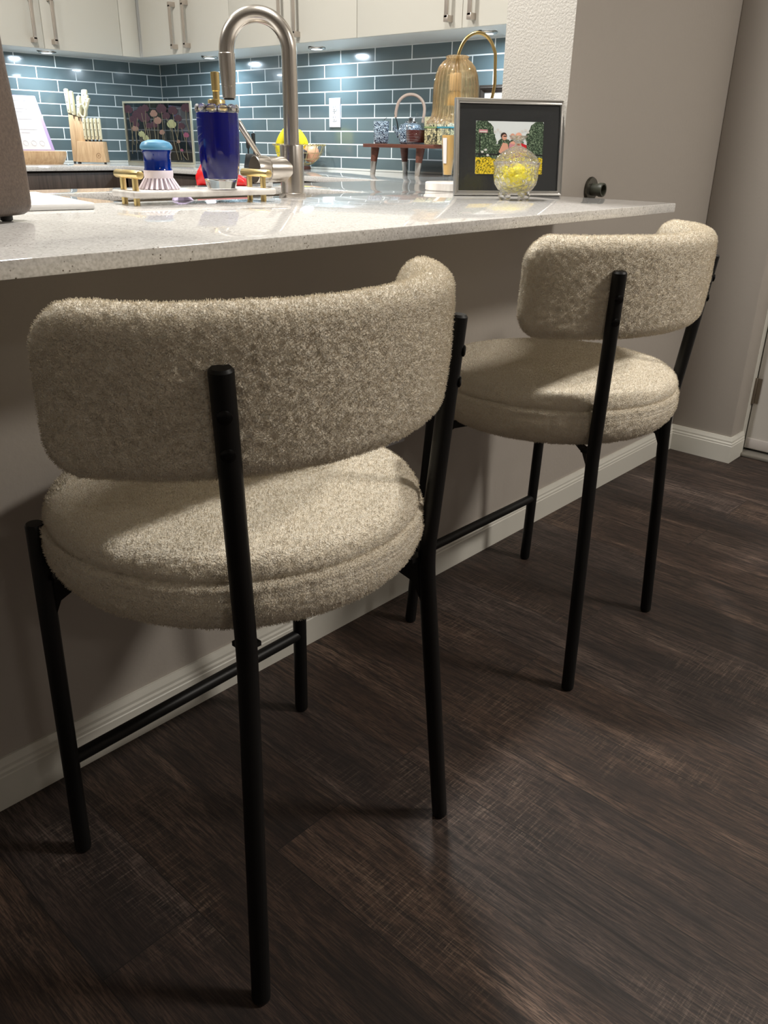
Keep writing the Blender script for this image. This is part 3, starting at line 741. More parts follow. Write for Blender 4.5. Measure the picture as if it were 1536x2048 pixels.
# the print: flat shapes on a thin card
PW, PH, PZ = .0865, .0595, .109
prm = [mat('print_sky', sr(238, 240, 242), .3), mat('print_dark_green', rough=.35), mat('print_flowers', rough=.35), mat('print_skin', sr(232, 172, 148), .35),
       mat('print_red', sr(216, 30, 44), .35), mat('print_black', sr(26, 26, 28), .35), mat('print_white', sr(232, 226, 222), .35), mat('print_pink', sr(220, 150, 160), .35), mat('print_hair', sr(60, 40, 34), .35)]
def spk(m, a, b_, c_, scl):
    v = coords(m); L(m, ramp(m, noise(m, v, scl, 3, .6), [(.38, a), (.52, b_), (.66, c_)]), P(m).inputs['Base Color'])
spk(prm[1], sr(24, 40, 26), sr(62, 84, 60), sr(160, 176, 146), 300); spk(prm[2], sr(52, 70, 26), sr(214, 180, 24), sr(246, 222, 60), 300)
b = MB(); lay = [0]
def flat(poly, mi):
    lay[0] += 1; y = -.0062-.00004*lay[0]
    b.mi = mi; b.faces([(-PW+2*PW*u, y, PZ-PH+2*PH*v) for u, v in poly], [tuple(range(len(poly)))])
def ell(cu, cv, ru, rv, mi, n=18, j=0):
    flat([(min(1, max(0, cu+ru*(1+j*random.uniform(-1,1))*math.cos(2*PI*k/n))), min(1, max(0, cv+rv*(1+j*random.uniform(-1,1))*math.sin(2*PI*k/n)))) for k in range(n)], mi)
random.seed(3)
b.mi = 5; b.box((-PW, -.0061, PZ-PH), (PW, -.006, PZ+PH))
flat([(0,0),(1,0),(1,1),(0,1)], 0)
for a in ((.10,.80,.17,.22), (.02,.66,.12,.25), (.20,.62,.10,.2), (.93,.78,.15,.24), (.84,.66,.10,.2), (.97,.55,.14,.2), (.5,.5,.5,.07), (.42,.60,.09,.08), (.60,.58,.12,.09)): ell(*a, 1, 26, .12)
flat([(0,.28),(1,.28),(1,.50),(0,.50)], 1)
flat([(0,.36),(1,.35),(1,.385),(0,.395)], 5); flat([(.055,.3),(.07,.3),(.07,.75),(.055,.75)], 5)
for u, v in ((.28,.80),(.32,.84),(.36,.80),(.68,.82),(.73,.84),(.77,.80),(.10,.42),(.15,.46),(.18,.36)): ell(u, v, .02, .022, 6)
flat([(.045,.78),(.17,.78),(.17,.84),(.045,.84)], 7); flat([(.055,.79),(.16,.79),(.16,.81),(.055,.81)], 6)
flat([(.33,.25),(.47,.25),(.47,.55),(.38,.56),(.34,.45)], 5)                      # black top
flat([(.34,.42),(.40,.60),(.47,.58),(.50,.40),(.44,.34)], 3)                      # shoulder and arm
flat([(.46,.30),(.62,.30),(.60,.58),(.50,.60)], 7)                               # pink shirt
flat([(.56,.30),(.77,.36),(.75,.56),(.66,.60),(.60,.52)], 4)                      # red shirt
ell(.41,.73,.046,.060, 8); ell(.42,.70,.036,.055, 3); ell(.43,.72,.030,.010, 5); ell(.54,.72,.038,.055, 3); ell(.63,.73,.048,.065, 3); ell(.56,.60,.05,.03, 3)
flat([(0,0),(1,0),(1,.27)]+[(1-.05*k, .29+.035*random.uniform(-1,1)) for k in range(20)]+[(0,.32)], 2)
lean_build(b, 'photo_print', prm, t, smooth=False)
b = MB(); b.box((-Wf+.007, -.0085, .007), (Wf-.007, -.0075, Hf-.007)); lean_build(b, 'glazing', M_THIN, t)
b = MB(); b.tube([(0, .024, .15), (0, .062, .004)], .003, 8, flat=.5)
for v in b.b.verts: v.co.x *= 4
b.build('easel_leg', M_BLACKPL, t)

# ------------------------------------------------------------------ crystal candy jar
t = thing('candy_jar', 'footed cut-crystal jar of yellow sweets with a knobbed lid, before the silver frame', 'jar', (1.690, 1.146, ZC), .3)
def cut(r, z, tt): return (r*(1+.018*math.cos(18*tt)*(1 if r > .03 else 0)), z)
b = MB(); b.lathe([(.001, .016), (.022, .016), (.038, .022), (.047, .034), (.050, .050), (.049, .064), (.052, .078), (.054, .081), (.050, .081), (.0465, .066), (.0465, .050), (.043, .036), (.034, .026), (.001, .021)], 90, mod=cut)
b.build('bowl', M_CRYSTAL, t, ang=40)
b = MB(); b.lathe([(.001, .078), (.044, .078), (.047, .0815), (.050, .0835), (.044, .092), (.032, .102), (.018, .110), (.008, .114), (.006, .119), (.012, .126), (.020, .133), (.021, .135), (.012, .134), (.001, .131)], 90, mod=lambda r, z, tt: (r*(1+.03*math.cos(12*tt)*(1 if z > .084 else 0)), z)); b.build('lid', M_CRYSTAL, t, ang=40)
for k in range(4):
    a = PI/4+PI/2*k
    b = MB(); b.tube([(.026*math.cos(a), .026*math.sin(a), .022), (.034*math.cos(a), .034*math.sin(a), .012), (.032*math.cos(a), .032*math.sin(a), .005), (.031*math.cos(a), .031*math.sin(a), .0)], [.009, .007, .007, .006], 12); b.build('foot', M_CRYSTAL, t)
random.seed(11)
spots = []
for z, rr, n in ((.033, .016, 3), (.033, .0, 1), (.049, .028, 6), (.047, .006, 1), (.065, .026, 5), (.066, .0, 1)):
    for k in range(n):
        a = 2*PI*k/n+z*60; spots.append((rr*math.cos(a), rr*math.sin(a), z+random.uniform(-.001, .001)))
cbm = MB(); V = cbm.sphere((0,0,0), .0085, 14, (1.25, .9, .8))
for s in (-1, 1):
    cbm.lathe([(.001, 0), (.0075, .006), (.008, .0065), (.001, .001)], 10, (0,0,0))
    vs = [v for v in cbm.b.verts if v not in V][-40:]
    for v in vs: v.co = Vector((s*(.009+v.co.z), v.co.x, v.co.y))
c0 = cbm.build('wrapped_sweet', M_YELLOWWRAP, ang=60)
for i, (x, y, z) in enumerate(spots):
    o = c0 if i == 0 else c0.copy()
    if i: COL.objects.link(o)
    o.location = (1.690+x, 1.146+y, ZC+z); o.rotation_euler = (random.uniform(-.6,.6), random.uniform(-.6,.6), random.uniform(0, 6))
    tag(o, 'yellow wrapped sweet piled inside the crystal jar', 'sweet', 'yellow sweets in the crystal jar')

# ------------------------------------------------------------------ brass lamp with amber shade
t = thing('candle_warmer_lamp', 'brass arched lamp with ribbed amber glass shade and white base, behind the silver frame', 'lamp', (1.915, 1.492, ZC))
b = MB(); b.lathe([(.001, 0), (.082, 0), (.084, .002), (.084, .019), (.082, .021), (.001, .021)], 80); b.build('marble_base', M_MARBLE, t)
pv = VR*.066
pp = [pv*.70+Vector((0,0,.020)), pv*.78+Vector((0,0,.08)), pv*.95+Vector((0,0,.15)), pv*1.24+Vector((0,0,.22)), pv*1.34+Vector((0,0,.26))]
cA = VR*.044; ra = .046
arcp = [pv*1.33+Vector((0,0,.285))]
for k in range(1, 20):
    a = math.radians(10+160*k/20); arcp.append(VR*(.038+.050*math.cos(a))+Vector((0,0,.305+.072*math.sin(a))))
arcp += [VR*-.010+Vector((0,0,.335)) if False else VR*-.0115+Vector((0,0,.315)), VR*-.012+Vector((0,0,.295)), VR*-.012+Vector((0,0,.275))]
def smooth_path(p, n=6):
    out = []
    for i in range(len(p)-1):
        a = p[max(0, i-1)]; b_ = p[i]; c_ = p[i+1]; d = p[min(len(p)-1, i+2)]
        for k in range(n):
            s = k/n; out.append(.5*((2*b_)+(c_-a)*s+(2*a-5*b_+4*c_-d)*s*s+(3*b_-a-3*c_+d)*s**3))
    out.append(p[-1]); return out
b = MB(); b.tube(smooth_path([Vector(q) for q in pp+arcp], 3), .0042, 16); b.build('brass_arm', M_BRASS, t, ang=60)
SC = VR*-.012
b = MB(); b.lathe([(.001, .285), (.012, .285), (.0155, .280), (.0155, .248), (.013, .243), (.001, .243)], 32, SC); b.build('socket', mat('socket_cream', sr(240, 234, 220), .4), t)
b = MB(); b.lathe([(.001, .243), (.010, .243), (.020, .225), (.025, .212), (.025, .208), (.001, .207)], 32, SC); b.build('bulb', mat('bulb_glass', sr(216, 206, 176), .1, Coat_Weight=1), t)
rib = lambda r, z, tt: (r*(1+.045*math.cos(26*tt)), z+(.004*math.cos(9*tt) if z < .172 and r > .06 else 0))
sh = [(.024, .325), (.030, .322), (.026, .317), (.036, .310), (.046, .298), (.053, .280), (.057, .255), (.058, .225), (.058, .200), (.060, .185), (.066, .174), (.074, .167)]
so = [(r, z) for r, z in sh]; si = [(r-.0022, z-.0006) for r, z in sh[::-1]]
b = MB(); b.lathe(so+si, 208, SC, mod=rib, loop=True, cap0=False, cap1=False); b.build('shade', M_AMBER, t, ang=50)
b = MB(); b.tube(smooth_path([Vector((2.81, 1.92, ZC+.0035)), Vector((2.845, 1.95, ZC+.02)), Vector((2.858, 2.0, ZC+.16)), Vector((2.858, 2.02, ZC+.26)), Vector((2.858, 2.0, ZC+.335)), Vector((2.870, 1.96, ZC+.36)), Vector((2.892, 1.90, ZC+.36))], 8), .003, 8)
tag(b.build('power_cord', M_WHITE), 'thin white power cord rising along the tiles beside the lamp arm', 'cord')
# framed print against the tiled wall, behind the lamp
t = thing('ornate_frame', 'dark beaded frame with a white print, standing against the tiles behind the lamp', 'picture frame', (2.884, 2.03, ZC+.0005), -PI/2)
b = MB(); Wg, Hg = .12, .325
prof = [(0, 0), (0, -.010), (.006, -.014), (.014, -.012), (.016, -.016), (.022, -.010), (.026, -.006), (.026, 0)]
R_ = [[(x+sx*o_, y_, z+sz*o_) for o_, y_ in prof] for (x, z, sx, sz) in ((-Wg, 0, 1, 1), (Wg, 0, -1, 1), (Wg, Hg, -1, -1), (-Wg, Hg, 1, -1))]
b.rings(R_, loop=True)
for k in range(40):
    b.sphere((-Wg+.012+k*(2*Wg-.024)/39, -.013, Hg-.010), .0034, 8)
b.build('moulding', mat('dark_pewter', sr(70, 62, 56), .35, .6), t, ang=40)
b = MB(); b.box((-Wg+.02, -.005, .02), (Wg-.02, -.003, Hg-.02)); b.build('print', M_PAPER, t)
# ------------------------------------------------------------------ tall bottle, riser shelf and what stands on it
t = thing('peach_bottle', 'tall tapered clear bottle of peach-coloured liquid with a white label, left of the silver frame', 'bottle', (2.42, 1.925, ZC))
b = MB(); b.lathe([(.001, 0), (.0150, 0), (.0155, .003), (.0155, .013), (.0165, .016), (.0225, .080), (.0270, .145), (.0280, .166), (.0262, .166), (.0250, .145), (.0205, .080), (.0145, .018), (.001, .017)], 48); b.build('glass', M_THIN, t)
b = MB(); b.lathe([(.001, .018), (.0142, .019), (.0202, .080), (.0246, .144), (.001, .1445)], 48); b.build('liquid', M_PEACH, t)
b = MB(); n = 8; R_ = []
for z, r in ((.055, .0210), (.135, .0272)):
    R_.append([(r*math.cos(a), r*math.sin(a), z) for a in [math.radians(168+5*k+math.degrees(0)) for k in range(n)]])
b.rings(R_, close=False); b.build('label', M_PAPER, t)
t = thing('riser_shelf', 'low walnut riser shelf on tapered legs with metal caps, against the right tiled wall', 'shelf', (2.765, 2.30, ZC))
b = MB(); b.box((-.135, -.135, .0995), (.112, .238, .1135), .002); b.build('top', M_WALNUT, t)
for y in (.212, -.030):
    for x in (-.088, .091):
        b = MB(); c = Vector((x, y, 0)); dx = -.008 if x < 0 else .006
        b.tube([c+Vector((dx, 0, .045)), c+Vector((0, 0, .099))], [.0125, .0175], 24); lg = b.build('leg', M_WALNUT, t)
        b = MB(); b.tube([c+Vector((dx*1.8, 0, 0)), c+Vector((dx*1.8, 0, .001)), c+Vector((dx*.99, 0, .046))], [.0095, .0105, .0132], 24); b.build('cap', M_NICKEL, lg)
ZS = ZC+.1138
t = thing('tea_cup', 'small square blue and white floral cup at the left end of the riser shelf', 'cup', (2.690, 2.492, ZS), AV)
b = MB(); b.rings([rrect(.024, .024, .010, .0), rrect(.029, .029, .011, .006), rrect(.0315, .0315, .011, .082), rrect(.0295, .0295, .010, .083), rrect(.027, .027, .010, .010)], cap0=True, cap1=True); b.build('body', M_FLORAL, t, ang=50)
b = MB(); b.tube([(.0, 0, .05), (.012, -.01, .088), (.022, -.012, .096)], .0012, 6); b.build('spoon', M_BLACKPL, t)
t = thing('teapot', 'round blue and white floral teapot with a tall arched cane handle, on the riser shelf', 'teapot', (2.800, 2.432, ZS), AV)
b = MB(); b.lathe([(.001, 0), (.036, 0), (.044, .006), (.049, .030), (.048, .055), (.040, .072), (.020, .079), (.001, .080)], 64); b.build('body', M_FLORAL, t)
b = MB(); b.lathe([(.001, .079), (.022, .079), (.020, .084), (.006, .087), (.006, .091), (.009, .096), (.001, .099)], 32); b.build('lid', M_BLACKPL, t)
b = MB(); b.tube(smooth_path([Vector((-.061, 0, .098)), Vector((-.058, 0, .128)), Vector((-.046, 0, .160)), Vector((-.018, 0, .180)), Vector((.018, 0, .180)), Vector((.046, 0, .160)), Vector((.056, 0, .128)), Vector((.050, 0, .080))], 5), .0062, 14); h = b.build('handle', M_CANE, t, ang=60)
b = MB(); b.tube([(-.050, 0, .055), (-.054, .004, .080), (-.061, 0, .100)], .0025, 8); b.tube([(-.050, 0, .055), (-.056, -.006, .085), (-.066, -.002, .108)], .002, 8); b.build('handle_hook', M_BLACKPL, h)
b = MB(); b.tube([(-.044, .01, .03), (-.062, .02, .055), (-.068, .022, .066)], [.011, .008, .006], 14); b.build('spout', M_FLORAL, t)
t = thing('honey_jar', 'ribbed clear glass jar of dark red honey with a knobbed lid, on the riser shelf', 'jar', (2.672, 2.288, ZS), AV)
def ribs(r, z, tt): return (r+.0012*math.sin(z*2*PI/.0085), z)
o_ = [(.030, .0), (.036, .003)]+[(.0385+.004*math.sin(PI*(k/28)), .006+.070*k/28) for k in range(29)]+[(.034, .080)]
i_ = [(.032, .078)]+[(.0362+.004*math.sin(PI*(k/28)), .006+.070*k/28) for k in range(28, -1, -1)]+[(.030, .005)]
b = MB(); b.lathe([(.001, 0)]+o_+i_+[(.001, .005)], 64, mod=lambda r, z, tt: ribs(r, z, tt) if .008 < z < .074 else (r, z)); b.build('glass', M_THIN, t, ang=70)
b = MB(); b.lathe([(.001, .0055), (.030, .0058), (.0345, .008), (.0392, .035), (.0388, .050), (.001, .0505)], 48); b.build('honey', M_HONEY, t)
b = MB(); b.lathe([(.034, .0805), (.036, .083), (.030, .093), (.014, .098), (.005, .099), (.0045, .102), (.007, .107), (.001, .110), (.001, .097), (.014, .0955), (.029, .0905), (.033, .0805)], 48, loop=True, cap0=False, cap1=False); b.build('lid', M_THIN, t)
b = MB(); b.tube([(.012, 0, .050), (.040, 0, .088), (.058, 0, .112)], .0032, 10); b.build('dipper', M_THIN, t)
for ch in t.children: ch.scale = (1.05, 1.05, 1.0)
for i, (lb, y, cols) in enumerate((('tea tin with a gold floral side and pale green lid band, beside the honey jar', 2.205, (sr(150, 140, 108), sr(56, 60, 52), sr(178, 174, 142))),
                                   ('tea tin with a white lid band edged in teal, partly behind the peach bottle', 2.142, (sr(160, 152, 120), sr(84, 92, 80), sr(206, 206, 184))))):
    t = thing('tea_tin', lb, 'tin', (2.700, y, ZS), 0, 'tea tins on the riser shelf')
    m1 = mat('tin_floral', rough=.4); v = coords(m1); L(m1, ramp(m1, noise(m1, v, 75, 3, .6, 1.5), [(.42, cols[1]), (.5, cols[0]), (.64, sr(214, 206, 160))]), P(m1).inputs['Base Color'])
    b = MB(); b.box((-.045, -.029, 0), (.045, .029, .056), .002); b.build('body', m1, t)
    m2 = mat('tin_lid', rough=.4); v = coords(m2); L(m2, ramp(m2, noise(m2, v, 90, 2, .5, 2), [(.36, cols[1]), (.42, cols[2]), (1, cols[2])]), P(m2).inputs['Base Color'])
    b = MB(); b.box((-.046, -.030, .0562), (.046, .030, .096), .002); b.build('lid', m2, t)
    b = MB(); b.box((-.0465, -.0305, .0562), (.0465, .0305, .0625), .001); b.build('band', mat('tin_band', sr(60, 128, 142) if i else sr(120, 140, 96), .4), t)
# ------------------------------------------------------------------ wall outlet, fruit basket, knife stand
def outlet(label, loc, rz, rx=0):
    t = thing('wall_outlet', label, 'outlet', loc, rz); t.rotation_euler = (0, rx, rz) if rx else (0, 0, rz)
    b = MB(); b.box((-.036, -.006, -.060), (.036, 0, .060), .002, 3); b.build('cover_plate', M_OUTLET, t)
    for z in (.021, -.021):
        b = MB(); pts = []
        for k in range(24):
            a = 2*PI*k/24; pts.append((.0165*math.cos(a), max(-.0135, min(.0135, .0175*math.sin(a)))))
        b.rings([[(x, -.0060, z+q) for x, q in pts], [(x, -.0078, z+q) for x, q in pts]]); rc = b.build('receptacle', M_OUTLET, t)
        b = MB()
        for x, hh in ((-.0065, .0045), (.0065, .0038)): b.box((x-.0009, -.0082, z+.003-hh), (x+.0009, -.00785, z+.003+hh))
        b.cyl((0, -.0082, z-.0085), (0, -.00785, z-.0085), .0023, seg=12); b.build('slots', M_BLACKPL, rc)
    b = MB(); b.cyl((0, -.0068, 0), (0, -.0058, 0), .0028, seg=14); b.build('screw', M_NICKEL, t)
outlet('white two-socket outlet on the blue tiles, right of the faucet', (XK-.0062, 2.972, 1.152), -PI/2)
t = thing('half_wall_outlet', 'sideways white outlet plate low on the grey wall behind the near stool', 'outlet', (1.300, YW-.0002, .438))
b = MB(); b.box((-.060, -.006, -.036), (.060, 0, .036), .002, 3); b.build('cover_plate', M_OUTLET, t)
for x in (-.021, .021):
    b = MB(); b.cyl((x, -.0075, 0), (x, -.006, 0), .0165, seg=28); b.build('receptacle', M_OUTLET, t)
FB = Vector((2.755, 3.062, ZC))
t = thing('fruit_basket', 'open gold wire fruit bowl on a dark round foot, by the tiles behind the faucet', 'basket', FB)
b = MB(); b.lathe([(.001, 0), (.050, 0), (.052, .003), (.050, .014), (.001, .014)], 40); b.build('foot', M_WALNUT, t)
b = MB(); prf = [(.040, .018), (.060, .024), (.085, .044), (.105, .070), (.116, .100)]
for r, z in prf: b.tube([(r*math.cos(2*PI*k/60), r*math.sin(2*PI*k/60), z) for k in range(60)], .0013, 6, closed=True)
for k in range(16):
    a = 2*PI*k/16; b.tube([(r*math.cos(a), r*math.sin(a), z) for r, z in prf], .0013, 6)
b.build('wire_bowl', M_WIRE, t)
b = MB()
for ph in (0, PI): b.tube([((.118+.0025*math.cos(24*2*PI*k/300+ph))*math.cos(2*PI*k/300), (.118+.0025*math.cos(24*2*PI*k/300+ph))*math.sin(2*PI*k/300), .103+.0025*math.sin(24*2*PI*k/300+ph)) for k in range(300)], .0016, 6, closed=True)
b.build('twisted_rim', M_WIRE, t)
for i, (dd, hh, lab) in enumerate(((-.028, .168, 'yellow banana in the wire bowl, left of the faucet post'), (.006, .176, 'yellow banana in the wire bowl, mostly hidden by the faucet post'), (.026, .164, 'yellow banana in the wire bowl, right of the faucet post'))):
    b = MB(); C0 = VR*(dd*.6-.040)+Vector((.0, 0, 0)); fwv = Vector((-VR.y, VR.x, 0)); off = fwv*(.028*(i-1))
    A0 = C0-VR*(.030-.012*i)+off; A1 = C0+VR*(.034+.004*i)+off
    ctl = [A0+Vector((0,0,.045)), A0-VR*.004+Vector((0,0,.095)), (A0*.6+A1*.4)+Vector((0,0,hh-.018)), (A0*.35+A1*.65)+Vector((0,0,hh-.020)), A1+VR*.008+Vector((0,0,.100)), A1+Vector((0,0,.050))]
    pth = smooth_path(ctl, 5); nn_ = len(pth)
    b.tube(pth, [.0180*min(1, .35+2.6*min(k, nn_-1-k)/nn_) for k in range(nn_)], 10)
    o = b.build('banana', M_BANANA, ang=40); o.location = FB; tag(o, lab, 'banana', 'bananas in the wire bowl')
b = MB(); b.lathe([(.001, -.038), (.018, -.034), (.032, -.020), (.0385, 0), (.035, .018), (.022, .032), (.008, .038), (.004, .044), (.001, .046)], 32); o = b.build('onion', M_ONION); o.location = FB+VR*.054+Vector((0,0,.066)); o.rotation_euler = (.4, .3, 0)
tag(o, 'pale brown onion in the wire bowl, right of the faucet post', 'onion')
b = MB(); b.lathe([(.001, -.034), (.020, -.029), (.030, -.010), (.028, .010), (.018, .030), (.008, .040), (.001, .042)], 32); o = b.build('avocado', M_AVOC); o.location = FB+VR*.018+Vector((-.054, -.032, .058)); o.rotation_euler = (1.2, .2, 1)
tag(o, 'dark avocado low in the wire bowl in front of the onion', 'avocado')
t = thing('knife_stand', 'small black stand holding two black-handled knives, seen between soap bottle and faucet lever', 'knife stand', (2.70, 3.34, ZC), AV)
b = MB(); V = b.box((-.034, -.03, 0), (.034, .03, .060), .002)
for v in V: v.co.x *= 1-.35*v.co.z/.06
b.build('base', M_BLACKPL, t)
for i, x in enumerate((-.014, .014)):
    b = MB(); b.tube([(x, 0, .055), (x*.95, 0, .085)], .004, 10); b.tube([(x, 0, .083), (x, 0, .100), (x*.95, 0, .125), (x*.9, 0, .146), (x*.9, 0, .150)], [.0075, .0095, .0085, .0095, .006], 14); o = b.build('black_knife', M_BLACKPL)
    o.location = (2.70, 3.34, ZC); o.rotation_euler = (0, 0, AV); tag(o, ('left' if i == 0 else 'right')+' of the two black-handled knives in the black stand', 'knife', 'black knives in the stand')
# red cloth and white packet beyond the soap bottle
random.seed(8)
b = MB(); R_ = []
for j in range(12):
    s = j/11; h = .058*(1-.72*s)+.006*math.sin(9*s); x = -.065+.13*s; wd = .020+.006*math.sin(7*s)
    if j == 0: h *= .6
    R_.append([(x+.004*math.sin(k*1.7+j), wd*math.cos(2*PI*k/14), max(0, h*(.5+.5*math.sin(2*PI*k/14)))+.002*random.random()) for k in range(14)])
b.rings(R_); o = b.build('red_cloth', M_RED, ang=80); o.location = (1.475, 1.955, ZC+.0005); o.rotation_euler = (0, 0, AV)
tag(o, 'crumpled red cloth on the far counter edge, showing either side of the soap bottle', 'cloth')
b = MB(); b.box((-.014, -.02, 0), (.014, .02, .024), .002); o = b.build('white_packet', M_WHITE); o.location = (1.573, 1.885, ZC+.0003); o.rotation_euler = (0, 0, AV)
tag(o, 'small white packet beside the red cloth, left of the faucet hub', 'packet')
# ------------------------------------------------------------------ back counter: flower frame, knife block, tablet stand
FL = Vector((2.575, 4.215, ZC+.0003)); FR_ = Vector((2.700, 3.795, ZC+.0003)); fd = (FR_-FL); fa = math.atan2(fd.y, fd.x); fwid = fd.length
t = thing('pressed_flower_frame', 'clear glass frame of dark pressed flowers with thin pale border, in the kitchen corner', 'picture frame', FL, fa)
b = MB(); H2 = .292; prof = [(0, -.005), (0, .005), (.009, .005), (.009, -.005)]
R_ = [[(x+sx*o_, y_, z+sz*o_) for o_, y_ in prof] for (x, z, sx, sz) in ((0, 0, 1, 1), (fwid, 0, -1, 1), (fwid, H2, -1, -1), (0, H2, 1, -1))]
b.rings(R_, loop=True); b.build('border', mat('pale_gold_metal', sr(196, 188, 164), .35, .7), t)
b = MB(); b.box((.008, .0012, .008), (fwid-.008, .0025, H2-.008)); b.build('glass_pane', M_SMOKE, t)
fm = [mat('petal_maroon', sr(52, 20, 30), .7), mat('petal_dusty_pink', sr(122, 92, 78), .7), mat('petal_cream', sr(140, 140, 100), .7), mat('stem_green', sr(100, 92, 70), .7), mat('petal_rose', sr(118, 56, 78), .7)]
random.seed(21)
flw = [(.07,.86,0,.030),(.13,.70,0,.026),(.15,.56,1,.022),(.17,.62,0,.022),(.20,.76,0,.034),(.27,.84,0,.030),(.31,.72,0,.034),(.33,.88,0,.026),(.36,.60,0,.022),(.24,.46,2,.022),(.30,.40,2,.020),
       (.45,.80,1,.024),(.50,.68,1,.026),(.44,.62,0,.022),(.55,.50,1,.018),(.57,.86,0,.034),(.63,.76,0,.026),(.70,.62,2,.030),(.73,.84,0,.030),(.80,.72,0,.024),(.84,.60,0,.022),(.92,.88,0,.030),(.90,.46,4,.018),(.78,.36,1,.012),(.82,.22,4,.010)]
for (u, v, mi, s) in flw:
    cx, cz = u*fwid, v*H2*.97; b = MB(); b.mi = 0
    for q in range(5):
        a = PI/2+(q-2)*.55+random.uniform(-.15, .15); s_ = s; px_, pz_ = cx+s*.5*math.cos(a), cz+s*.5*math.sin(a)
        V = b.sphere((0,0,0), 1, 10, (s*.60, .0006, s*.42)); b.xf(V, Matrix.Translation((px_, -.0003+.0003*(q % 2), pz_)) @ Matrix.Rotation(-a, 4, 'Y'))
    b.mi = 1; ex = cx+random.uniform(-.03, .03); ez = max(.02, cz-.06-.12*random.random())
    b.tube([(cx, 0, cz), ((cx+ex)/2+random.uniform(-.008, .008), 0, (cz+ez)/2), (ex, 0, ez)], .0017, 6)
    b.build('pressed_flower', [fm[mi], fm[3]], t)
# knife block
KB = Vector((2.315, 4.135, ZC))
t = thing('knife_block', 'two-tier light wood knife block with a round maker mark, standing by the blue tiles', 'knife block', KB, AV)
b = MB(); V = b.box((-.092, -.005, .006), (-.020, .085, .222), .002)
for v in V:
    if v.co.z > .1: v.co.z -= (v.co.x+.092)*.30; v.co.x += .004
b.build('rear_tier', M_LWOOD, t)
b = MB(); V = b.box((-.052, -.060, .006), (.092, .0, .100), .002)
for v in V:
    if v.co.z > .05: v.co.x = v.co.x*.90+.002; v.co.y += .006
b.build('front_tier', M_LWOOD, t)
b = MB(); R1 = [(.058+.011*math.cos(2*PI*k/32), -.0600+.0012, .036+.011*math.sin(2*PI*k/32)) for k in range(32)]
b.tube(R1, .0007, 6, closed=True); b.sphere((.058, -.059, .036), .0025, 10, (1, .3, 1)); b.build('maker_mark', mat('burnt_mark', sr(120, 84, 50), .7), t)
for x, y in ((-.085, .075), (-.085, 0), (.085, -.05), (-.045, -.055)):
    b = MB(); b.cyl((x, y, 0), (x, y, .0065), .006, seg=14); b.build('foot', M_BLACKPL, t)
def knife(lx, ly, z0, z1, wx, wy, label, tilt=0, grp='cream-handled knives in the wood block', name='kitchen_knife'):
    r = thing(name, label, 'knife' if 'knife' in name else 'tool', KB, AV, grp)
    b = MB(); V = b.box((-wx/2, -wy/2, z0+.008), (wx/2, wy/2, z1), min(wx, wy)*.42, 3)
    b.xf(V, Matrix.Translation((lx, ly, 0)) @ Matrix.Shear('XY', 4, (0, 0)) @ Matrix.Identity(4))
    for v in V: v.co.x += tilt*(v.co.z-z0)
    h = b.build('handle', M_CREAM, r, ang=50)
    b = MB(); b.box((lx-.0015, ly-wy*.42, z0-.006), (lx+.0015, ly+wy*.42, z0+.010)); b.build('bolster', M_BLACKPL, r)
    for k in range(3):
        zz = z0+.012+(z1-z0-.02)*(.12+.36*k); b = MB(); b.cyl((lx+tilt*(zz-z0)-.001, ly-wy/2-.0004, zz), (lx+tilt*(zz-z0)-.001, ly-wy/2+.001, zz), .0022, seg=10); b.build('rivet', M_NICKELD, h)
for k in range(5):
    knife(-.006+k*.0185, -.026, .099, .206, .0135, .022, ('leftmost', 'second from left', 'middle', 'second from right', 'rightmost')[k]+' of the five cream-handled steak knives in the front tier', 0, 'steak knives in the front tier', 'steak_knife')
knife(-.081, .010, .215, .335, .020, .030, 'cream-handled knife at the left rear of the wood block, tallest on its side', -.06, name='carving_knife')
knife(-.060, .004, .208, .325, .018, .028, 'cream-handled knife second from the left in the rear tier', -.02, name='carving_knife')
knife(-.036, .002, .200, .305, .022, .028, 'broad cream-handled knife at the front of the rear tier', .10, name='carving_knife')
knife(-.030, .060, .205, .335, .030, .018, 'broad cream handle standing tallest at the centre of the block', .12, name='honing_knife')
knife(-.026, .030, .200, .310, .014, .024, 'slim cream-handled knife right of centre in the rear tier', .30, name='boning_knife')
knife(-.022, .014, .196, .295, .013, .024, 'rightmost slim cream-handled knife of the rear tier', .42, name='boning_knife')
t = thing('kitchen_scissors', 'cream-handled scissors with one loop showing among the knives', 'scissors', KB, AV)
b = MB(); b.tube([(-.012+.014*math.cos(2*PI*k/30), .0-.012, .238+.028*math.sin(2*PI*k/30)) for k in range(30)], .0045, 10, closed=True); b.build('loop', M_CREAM, t, ang=60)
b = MB(); b.box((-.024, -.014, .19), (-.012, -.009, .215), .001); b.build('blade', M_NICKEL, t)
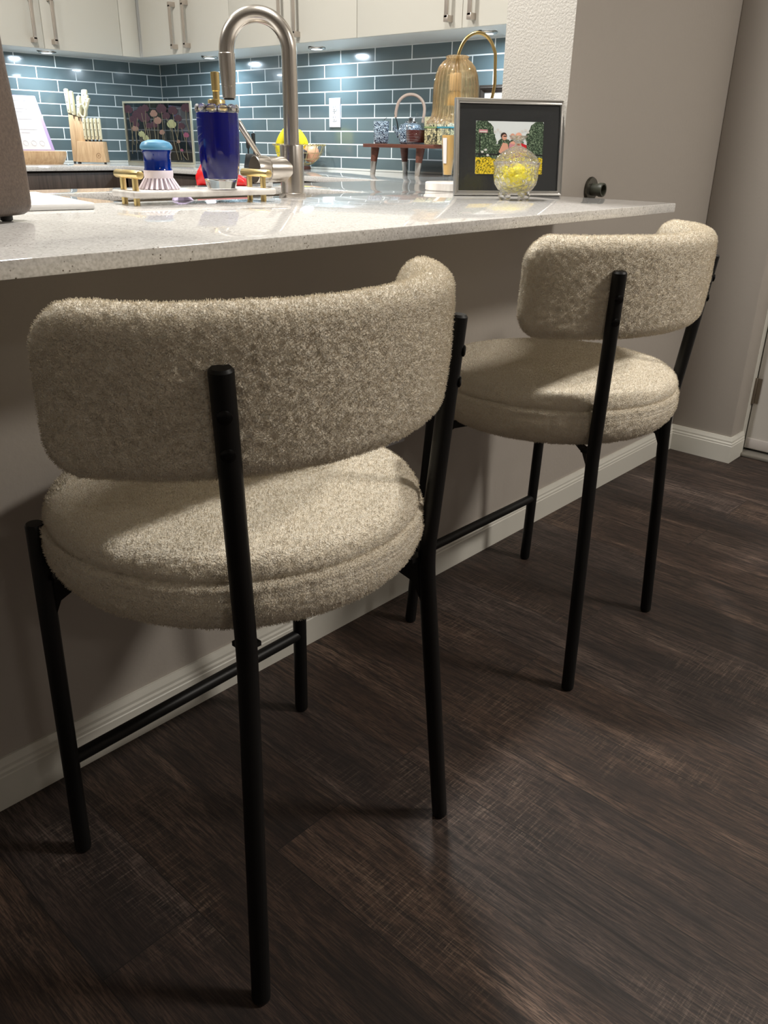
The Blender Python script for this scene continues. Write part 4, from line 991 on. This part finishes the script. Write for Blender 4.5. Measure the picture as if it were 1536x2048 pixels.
# tablet stand
t = thing('recipe_stand', 'rounded light wood stand holding a tilted white sheet, left of the knife block', 'stand', (1.97, 4.045, ZC))
b = MB(); b.rings([rrect(.135, .055, .05, 0), rrect(.150, .068, .06, .022), rrect(.156, .074, .065, .045), rrect(.154, .072, .064, .056), rrect(.10, .03, .028, .058)]); b.build('base', M_LWOOD, t, ang=40)
o_sheet = thing('recipe_sheet', 'white page with faint grey lines in a lilac cover, propped on the wood stand', 'sheet', (1.97, 4.045, ZC+.058))
SH = math.atan2(.125, .235)
def tilt_b(bb, name, m, p):
    Mx = Matrix.Rotation(-SH, 4, 'X')
    for v in bb.b.verts: v.co = Mx @ v.co
    return bb.build(name, m, p)
b = MB(); b.box((-.13, 0, 0), (.112, .007, .268), .003); tilt_b(b, 'cover', M_LILAC, o_sheet)
b = MB(); b.box((-.125, -.0015, .004), (.094, -.0003, .262)); tilt_b(b, 'page', M_PAPER, o_sheet)
b = MB()
for k, (z, x0, x1) in enumerate(((.24, -.09, .06), (.20, -.02, .05), (.185, -.02, .03), (.15, -.02, .055), (.10, -.03, .06), (.085, -.02, .02))): b.box((x0, -.0022, z), (x1, -.0017, z+.003))
for x in (-.02, .02, .06): b.tube([(x+.012*math.cos(2*PI*k/24), -.0019, .035+.012*math.sin(2*PI*k/24)) for k in range(24)], .0006, 5, closed=True)
tilt_b(b, 'page_lines', mat('faint_grey', sr(206, 202, 206), .7), o_sheet)
# ------------------------------------------------------------------ wall bumper
t = thing('wall_bumper', 'round dark metal wall bumper with a short open tube, just above the counter tip', 'bumper', (2.092, YW, .926))
b = MB(); pr = [(.001, 0), (.031, 0), (.0315, .003), (.029, .007), (.022, .009), (.001, .009)]
V = b.lathe(pr, 48); b.xf(V, Matrix.Rotation(PI/2, 4, 'X')); b.build('flange', M_BRONZE, t)
b = MB(); V = b.lathe([(.0155, .008), (.0155, .028), (.0175, .029), (.0175, .038), (.0165, .040), (.013, .040), (.012, .038), (.012, .02), (.012, .008)], 40, loop=True, cap0=False, cap1=False); b.xf(V, Matrix.Rotation(PI/2, 4, 'X')); b.build('tube', mat('bumper_rubber', sr(66, 68, 58), .45), t)
